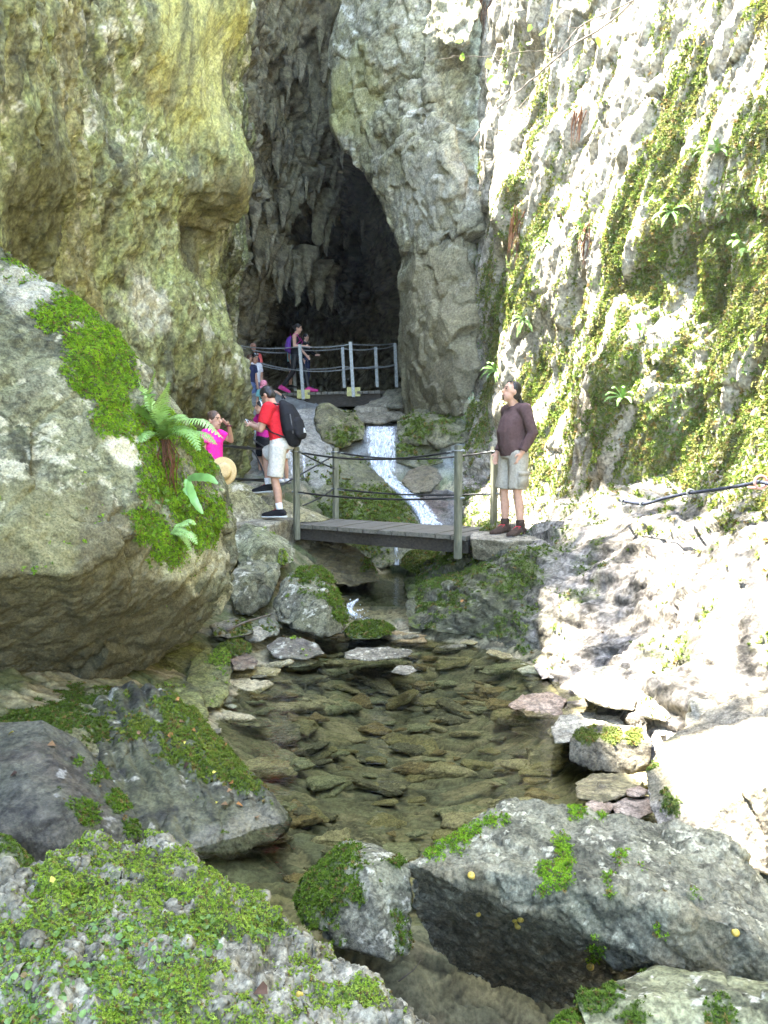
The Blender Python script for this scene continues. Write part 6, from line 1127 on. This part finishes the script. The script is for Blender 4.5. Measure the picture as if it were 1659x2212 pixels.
FR = [[(350, 945, 0), (330, 900, -.08), (322, 850, -.14), (335, 800, -.2)], [(350, 945, 0), (345, 900, -.12), (350, 860, -.22), (365, 825, -.3)], [(350, 945, 0), (330, 915, -.1), (310, 890, -.2), (296, 872, -.3)], [(352, 945, 0), (385, 905, -.15), (430, 905, -.25), (480, 945, -.3)],
      [(352, 945, 0), (380, 920, -.2), (410, 930, -.3), (432, 975, -.38)], [(350, 945, 0), (365, 905, -.2), (385, 895, -.3), (405, 905, -.4)], [(350, 945, 0), (325, 930, -.15), (312, 935, -.25), (305, 955, -.32)], [(350, 945, 0), (340, 895, -.05), (310, 850, -.05), (300, 820, -.08)], [(352, 945, 0), (390, 930, -.05), (440, 935, -.1), (468, 960, -.12)]]
for k, q in enumerate(FR): frond([P(u, v_, D0 + d) for u, v_, d in q], .085, 26, 'frond_light' if k % 2 else 'frond', fern, rng)
bm = bmesh.new()
for i in range(26):
    u = rng.uniform(330, 385); l = rng.uniform(50, 130); dd = D0 - rng.uniform(.02, .12); pts_ = [P(350 + (u - 350) * .5, 950, D0 - .04)] + [P(u + rng.uniform(-6, 6), 950 + l * t, dd - .03 * math.sin(3 * t)) for t in (.33, .66, 1)]
    tube(bm, pts_, [.005, .0045, .004, .002], (1, 0, 0), 5)
part('dead_fronds', bm, 'stem_brown', fern, kind='stuff')
def rosette(U, V, n, L, label, mat='frond', tilt=.5, wd=.22, seed=0):
    h = hit(U, V)
    if h is None: return
    p, nr_, _ = h; r = np.random.RandomState(seed); o = empty('fern', p, label, 'fern')
    for i in range(n):
        a = 2 * math.pi * i / n + r.rand(); side = np.cross(nr_, [0, 0, 1.0]); side /= np.linalg.norm(side) + 1e-6
        d = side * math.cos(a) + np.array([0, 0, 1]) * (.3 + .6 * math.sin(a)) + nr_ * tilt * (1 + r.rand()); d /= np.linalg.norm(d); l = L * r.uniform(.7, 1.15)
        frond([p, p + d * l * .4 + np.array([0, 0, .04 * L]), p + d * l * .75 - np.array([0, 0, .06 * L]), p + d * l - np.array([0, 0, .38 * L])], l * wd, 18, mat, o, r)
    return o
rosette(372, 1148, 6, .20, 'small fern low on the flank of the great boulder, under the brown dead fronds', 'frond_light', .5, .24, 1)
for k, (U, V, n, L, lab) in enumerate([(1072, 800, 9, .38, 'fern clump at the left edge of the sunlit wall above the man in brown'), (1610, 545, 6, .45, 'fern jutting from the sunlit wall at the right edge of the view'), (1180, 525, 5, .4, 'fern among white stone drips in the middle of the sunlit wall'), (1385, 720, 6, .4, 'fern under the dark hollow of the sunlit wall'),
                                     (1262, 500, 5, .4, 'fern with a reddish root trail on the sunlit wall'), (1130, 690, 5, .35, 'small fern beside the ivy at the left of the sunlit wall'), (1345, 860, 6, .35, 'fern low on the sunlit wall to the right of the man in brown'), (1550, 330, 5, .4, 'fern high on the sunlit wall at the right'), (1450, 455, 5, .35, 'fern above the dark hollow of the sunlit wall')]):
    rosette(U, V, n + 3, L * .62, lab, 'frond', .45, .17, 20 + k)
def roots(pts, n, lab, sp=.05):
    hs_ = [hit(*q) for q in pts]
    if any(h is None for h in hs_): return
    A0 = np.array([h[0] + h[1] * .05 for h in hs_]); bm = bmesh.new()
    for i in range(n):
        o_ = rng.normal(size=3) * sp; tube(bm, list(pchip(A0 + o_ + rng.normal(size=A0.shape) * sp * .5, np.linspace(0, len(A0) - 1 - rng.rand() * .8, 14))), list(np.linspace(.009, .003, 14)), (1, 0, 0), 5)
    tag(part('hanging_roots', bm, 'stem_brown', None), lab, 'roots')
roots([(1254, 240), (1252, 280), (1250, 325)], 14, 'red brown roots trailing down the middle of the sunlit wall')
roots([(1272, 500), (1268, 530), (1266, 570)], 12, 'reddish roots hanging below a fern on the sunlit wall')
roots([(1119, 470), (1118, 510), (1116, 560)], 14, 'brown roots at the left of the sunlit wall above the ivy')
roots([(1052, 5), (1050, 35), (1046, 75)], 16, 'brown roots at the top left corner of the sunlit wall', .07)
# strap-shaped leaves of a hart's tongue
hp = hit(405, 1040); Dh = (hp[0][1] if hp else 5.4) - .05
ht = empty('strap_leaf_plant', P(405, 1040, Dh), 'glossy strap leaved plant hanging on the great boulder below the fern', 'plant')
for q in ([(405, 1035, 0), (412, 1060, -.08), (422, 1085, -.12), (438, 1110, -.12)], [(405, 1035, 0), (425, 1030, -.1), (450, 1032, -.16), (470, 1045, -.18)], [(405, 1035, 0), (398, 1060, -.06), (400, 1085, -.08), (408, 1100, -.08)]):
    A_ = pchip(np.array([P(u, v_, Dh + d) for u, v_, d in q]), np.linspace(0, 3, 16)); vs, fs = [], []
    for i, c in enumerate(A_):
        t = i / 15; w_ = .030 * (math.sin(math.pi * (.12 + .86 * t)) ** .5) * (1 + .08 * math.sin(i * 2.2)); T = A_[min(i + 1, 15)] - A_[max(i - 1, 0)]; s = np.cross(T, [0, -1, .2]); s /= np.linalg.norm(s); vs += [c - s * w_, c + np.array([0, -.006, 0]), c + s * w_]
        if i: b = 3 * i; fs += [(b - 3, b - 2, b + 1, b), (b - 2, b - 1, b + 2, b + 1)]
    link('leaf', np_mesh('leaf', np.array(vs), np.array(fs, np.int32)), MAT['strap_leaf'], ht)
# thin branch hanging into view at the upper right
br = empty('branch', P(1420, -160, 6.2), 'thin bare branch with a few pale leaves hanging across the sunlit wall', 'branch')
TW = [([(1480, -260, 6.6), (1369, 0, 6.2), (1214, 115, 6.0), (1130, 190, 5.9), (1069, 240, 5.85), (1019, 305, 5.8)], .008), ([(1470, -240, 6.6), (1414, 0, 6.3), (1364, 125, 6.2), (1345, 170, 6.1), (1329, 225, 6.1)], .005), ([(1214, 115, 6.0), (1150, 110, 5.95), (1069, 122, 5.9), (1000, 122, 5.9), (949, 129, 5.85)], .004), ([(1369, 0, 6.2), (1250, 60, 6.1), (1190, 140, 6.0), (1110, 250, 5.9), (1070, 290, 5.9)], .005), ([(1069, 122, 5.9), (1090, 150, 5.85), (1085, 185, 5.8)], .003), ([(1250, 60, 6.1), (1190, 55, 6.0), (1150, 65, 5.95)], .003)]
for pth, rd in TW:
    A_ = pchip(np.array([P(*q) for q in pth]), np.linspace(0, len(pth) - 1, 24)); A_[1:-1] += rng.normal(size=(22, 3)) * .004; bm = bmesh.new(); tube(bm, list(A_), list(np.linspace(rd, rd * .4, 24)), (0, 0, 1), 6); part('twig', bm, 'bark', br)
for (U, V, s) in ((984, 92, .07), (999, 132, .06), (1059, 150, .08), (1084, 147, .07), (1070, 162, .08), (1139, 98, .06), (1164, 75, .06), (1180, 60, .05), (1290, 78, .08), (1270, 150, .05), (1120, 40, .05), (1085, 175, .06), (1230, 20, .06), (1148, 52, .06)):
    c = P(U, V, 5.93); X, Y, Z = frames(1, np.array([[0, -.5, .8]]), rng, 0, .5); v_, f_, t_ = stamp(*LEAF, c[None], X * 1.5, Y, Z, s, np.array([[.25, .40, .06]])); link('leaf', np_mesh('leaf', v_, f_, t_, False), MAT['leaf'], br)
# fallen leaves
LV = [(385, 1512, 'o', 'curled orange leaf on the mossy crest of the ribbed bank rock'), (392, 1562, 'b', 'brown leaf in the moss near the top of the ribbed rock'), (420, 1576, 'o', 'tan lobed leaf on the water side of the ribbed rock'), (320, 1592, 'b', 'long pale brown leaf lying on the ribbed rock'), (370, 1589, 'o', 'small orange leaf in the middle of the ribbed rock moss'), (400, 1606, 'y', 'tiny yellow leaf on the ribbed rock'), (487, 1612, 'o', 'rusty leaf at the pool side edge of the moss'), (405, 1655, 'd', 'dark wet leaf hanging on the ribbed rock'), (502, 1693, 'o', 'orange oak leaf low on the ribbed rock'), (494, 1710, 'b', 'brown leaf just under the orange oak leaf'), (485, 1740, 'b', 'brown leaf by the puddle on the ribbed rock'), (515, 1742, 'o', 'tan leaf near the water end of the ribbed rock'), (462, 1669, 'y', 'pale yellow leaf on bare ribs of the rock'), (467, 1736, 'y', 'lemon yellow leaf by the puddle on the ribbed rock'),
      (155, 1639, 'd', 'dark brown leaf on the smooth dark boulder'), (32, 1674, 'd', 'reddish leaf stuck on the smooth dark boulder'), (25, 1586, 'y', 'bright yellow leaf above the smooth dark boulder'), (110, 1612, 'b', 'thin brown leaf on the top edge of the smooth dark boulder'), (300, 1584, 'b', 'brown leaf at the left of the ribbed rock'), (112, 1903, 'y', 'yellow green leaf on the mossy foreground boulder'), (560, 2140, 'd', 'dark curled leaf on the foreground boulder'), (657, 2185, 'd', 'dead brown leaf at the bottom of the foreground boulder'), (555, 1768, 'b', 'small brown leaf near the pool end of the ribbed rock'), (1000, 1299, 'o', 'pinkish brown leaf on the mossy right bank'), (1180, 975, 'o', 'dry leaf on the ledge at the foot of the sunlit wall'), (690, 1392, 'r', 'red leaf on the flat dark stone in the pool')]
LC = {'o': (.34, .16, .05), 'b': (.20, .12, .06), 'y': (.50, .45, .08), 'd': (.07, .04, .028), 'r': (.30, .06, .04)}
for k, (U, V, c, lab) in enumerate(LV):
    h = hit(U, V)
    if h is None: continue
    p, nr_, _ = h; s = (.07 if V < 1900 else .05) * rng.uniform(.7, 1.25) * (1.5 if V < 1350 else 1); s *= .62; s *= .6 if c == 'y' else 1
    X, Y, Z = frames(1, nr_[None], rng, .3, .25); tv = np.array(LEAF[0], float); lob = np.array([1, 1.35, 1, 1.35, .95, 1, .95, 1]); tv[:, 0] *= lob * 1.25; tv[:, 2] += .25 * tv[:, 0] ** 2 * 4 - .15 * tv[:, 1] ** 2 + .12; tv[:, 1] -= .4
    v_, f_, t_ = stamp(tv, LEAF[1], (p + nr_ * .006)[None], X, Y, Z, s, np.array([LC[c]]) * rng.uniform(.8, 1.2)); me = np_mesh('fallen_leaf', v_ - p, f_, t_, True); o = link('fallen_leaf', me, MAT['litter'], label=lab, cat='leaf', group='fallen leaves on the rocks'); o.location = p
# snails
SN = [(1018, 1893, .013, 'yellow snail near the top of the dark underside of the right foreground boulder'), (1032, 1972, .010, 'small yellow snail halfway down the dark underside of the right foreground boulder'), (1124, 1982, .011, 'right hand snail of the close trio on the right foreground boulder'), (1111, 1985, .010, 'left hand snail of the close trio on the right foreground boulder'), (1120, 2001, .012, 'lowest snail of the close trio on the right foreground boulder'), (1276, 2085, .014, 'big yellow snail at the lower rim of the right foreground boulder'), (1588, 2014, .012, 'orange snail on the right end of the foreground boulder'), (647, 2145, .0095, 'little yellow snail on the mossy left foreground boulder')]
for (U, V, r_s, lab) in SN:
    h = hit(U, V)
    if h is None: continue
    r_s *= .85; p, nr_, _ = h; o = empty('snail', p, lab, 'snail', 'yellow snails on the foreground boulders'); X, Y, Z = (q[0] for q in frames(1, nr_[None], rng, 0, .05)); bm = bmesh.new(); c = p + nr_ * r_s * .8
    pts_, rd = [], []
    for i in range(44):
        t = i / 43; a = t * 2 * math.pi * 2.6; rr = r_s * .62 * (1 - t) ** .8; pts_.append(c + X * rr * math.cos(a) + Y * rr * math.sin(a) + nr_ * r_s * .55 * t); rd.append(r_s * (.62 * (1 - t) ** .7 + .06))
    tube(bm, pts_, rd, nr_, 10); part('shell', bm, 'shell', o)
    bm = bmesh.new(); tube(bm, [p - X * r_s * .7 + nr_ * r_s * .1, p + X * r_s * .4 + nr_ * r_s * .12, p + X * r_s * 1.15 + nr_ * r_s * .1], [(r_s * .35, r_s * .16), (r_s * .42, r_s * .2), (r_s * .2, r_s * .12)], Y, 10); part('foot', bm, 'snail_flesh', o)
# sticks
for (a, b, c, lab) in (((492, 1366), (540, 1342), (586, 1331), 'dead stick lying on the shingle left of the pointed boulder'), ((862, 2125), (885, 2105), (905, 2085), 'thin pale twig in the dark gap between the foreground boulders')):
    hs_ = [hit(*q) for q in (a, b, c)]
    if all(h is not None for h in hs_):
        bm = bmesh.new(); q = [h[0] + h[1] * .015 + np.array([0, 0, .01]) for h in hs_]; A_ = pchip(np.array(q), np.linspace(0, 2, 12)); tube(bm, list(A_), list(np.linspace(.014, .006, 12) * (1 if a[1] < 2000 else .25)), (0, 0, 1), 7); o = part('stick', bm, 'bark', None); tag(o, lab, 'stick')
# stones on the bed of the pool
bed = bpy.data.objects['stream_bed']
SC = [('olive brown', (.30, .26, .14), (.22, .195, .105)), ('dark slate', (.15, .14, .105), (.20, .185, .13)), ('pale tan', (.42, .37, .25), (.33, .29, .18)), ('grey green', (.26, .265, .175), (.32, .32, .22)), ('rusty brown', (.28, .21, .11), (.22, .17, .095))]
protos = []
for k in range(15):
    r = np.random.RandomState(300 + k); n = 9; ang = np.sort(r.rand(n) * 2 * math.pi); rad = r.uniform(.6, 1, n); pts_ = [W(math.cos(a) * q, math.sin(a) * q * .55, 0) for a, q in zip(ang, rad)] + [W(math.cos(a) * q * .8, math.sin(a) * q * .5, r.uniform(.08, .22)) for a, q in zip(ang, rad)] + [W(math.cos(a) * q * .8, math.sin(a) * q * .5, -.12) for a, q in zip(ang, rad)]
    me = stone_mesh('stone', [pts_], .03, 300 + k, big=.03, fac=.07, fine=.016, size=1.0, smooth=0); v, N = arrays(me); nm, c1, c2 = SC[k % 5]
    set_tint(me, rock_tint(v, N, dict(base=c1, alt=c2, stain=(tuple(np.array(c1) * .4), .6), lichen=((.36, .32, .22), .06, 5)), k)); me.materials.append(MAT['bed']); protos.append((me, nm))
cnt = 0; first = {}
for k in range(600):
    y = 3.3 + 5.2 * rng.rand() ** .8; x = rng.uniform(-1.2, 1.5)
    ok, loc, nrm, idx = bed.ray_cast(Vector((x, y, 3)), Vector((0, 0, -1)))
    if not ok or loc.z > .0 or loc.z < -.8: continue
    me, nm = protos[rng.randint(15)]
    if me.name not in first: o = bpy.data.objects.new('stone', me); first[me.name] = o
    else: o = first[me.name].copy()
    s = rng.choice([.06, .09, .13, .18, .25, .34], p=[.16, .2, .2, .2, .15, .09]); o.scale = (s, s, s * rng.uniform(.45, .8)); o.rotation_euler = (rng.normal() * .12, rng.normal() * .12, rng.uniform(-.45, .45) + (math.pi if rng.rand() < .5 else 0)); o.location = loc + Vector((0, 0, .012 + .03 * rng.rand())); COL.objects.link(o)
    tag(o, 'flat %s stone among many on the bed of the clear pool' % nm, 'stone', '%s stones on the pool bed' % nm); cnt += 1
    if cnt >= 295: break
print('bed stones', cnt)
# trees on the rim of the left cliff, whose crowns break up the sunlight on the right bank
def rim_tree(x, y, z, seed, blobs, label):
    r = np.random.RandomState(seed); o = empty('tree', (x, y, z), label, 'tree'); bm = bmesh.new(); top = np.array([x + .7, y, z + 2.2]); tube(bm, [np.array([x, y, z - .5]), np.array([x + .3, y, z + 1]), top], [.16, .13, .08], (1, 0, 0), 10)
    P_, N_ = [], []
    for (bx, by, bz, br_, n) in blobs:
        c = np.array([bx, by, bz]); tube(bm, [top * .5 + np.array([x + .3, y, z + 1]) * .5, (top + c) / 2 + r.normal(size=3) * .15, c], [.06, .035, .012], (0, 0, 1), 7)
        q = r.normal(size=(n, 3)); q /= np.linalg.norm(q, axis=1)[:, None]; q *= r.rand(n, 1) ** .5 * br_; q[:, 2] *= .6; P_.append(c + q)
    part('trunk', bm, 'bark', o); P_ = np.concatenate(P_); n = len(P_); X, Y, Z = frames(n, np.tile([[0, 0, 1.0]], (n, 1)), r, .2, .5)
    v_, f_, t_ = stamp(*LEAF, P_, X * 1.3, Y, Z, .13 * r.uniform(.7, 1.3, n), np.array([[.09, .17, .025]]) * r.uniform(.7, 1.4, (n, 1))); link('crown', np_mesh('crown', v_, f_, t_, False), MAT['leaf'], o)
r = np.random.RandomState(77)
def blobs(y0, y1, n): return [(r.uniform(-3.8, -1.4) if r.rand() < .8 else r.uniform(-1.4, .0), r.uniform(y0, y1), r.uniform(13.2, 16), r.uniform(.3, .7), r.randint(50, 130)) for _ in range(n)]
rim_tree(-4.6, 5.2, 14.4, 1, blobs(6.6, 7.6, 7), 'leafy tree leaning over the gorge from the rim of the left cliff, nearest the viewer')
rim_tree(-4.6, 8.8, 14.4, 2, blobs(7.4, 11, 20), 'leafy tree leaning over the gorge from the rim of the left cliff, nearest the cave')

# the damp, sunlit air of the gorge
m, t, out = new_mat('damp_air'); pv = nd(t, 'ShaderNodeVolumePrincipled'); pv.inputs['Color'].default_value = (.93, 1, .88, 1); pv.inputs['Density'].default_value = 0.0007; t.links.new(pv.outputs[0], out.inputs['Volume'])
bm = bmesh.new(); boxm(bm, (0, 12, 9), (14, 0, 0), (0, 28, 0), (0, 0, 14)); link('haze', bm_mesh(bm, 'haze', False), m, kind='stuff')
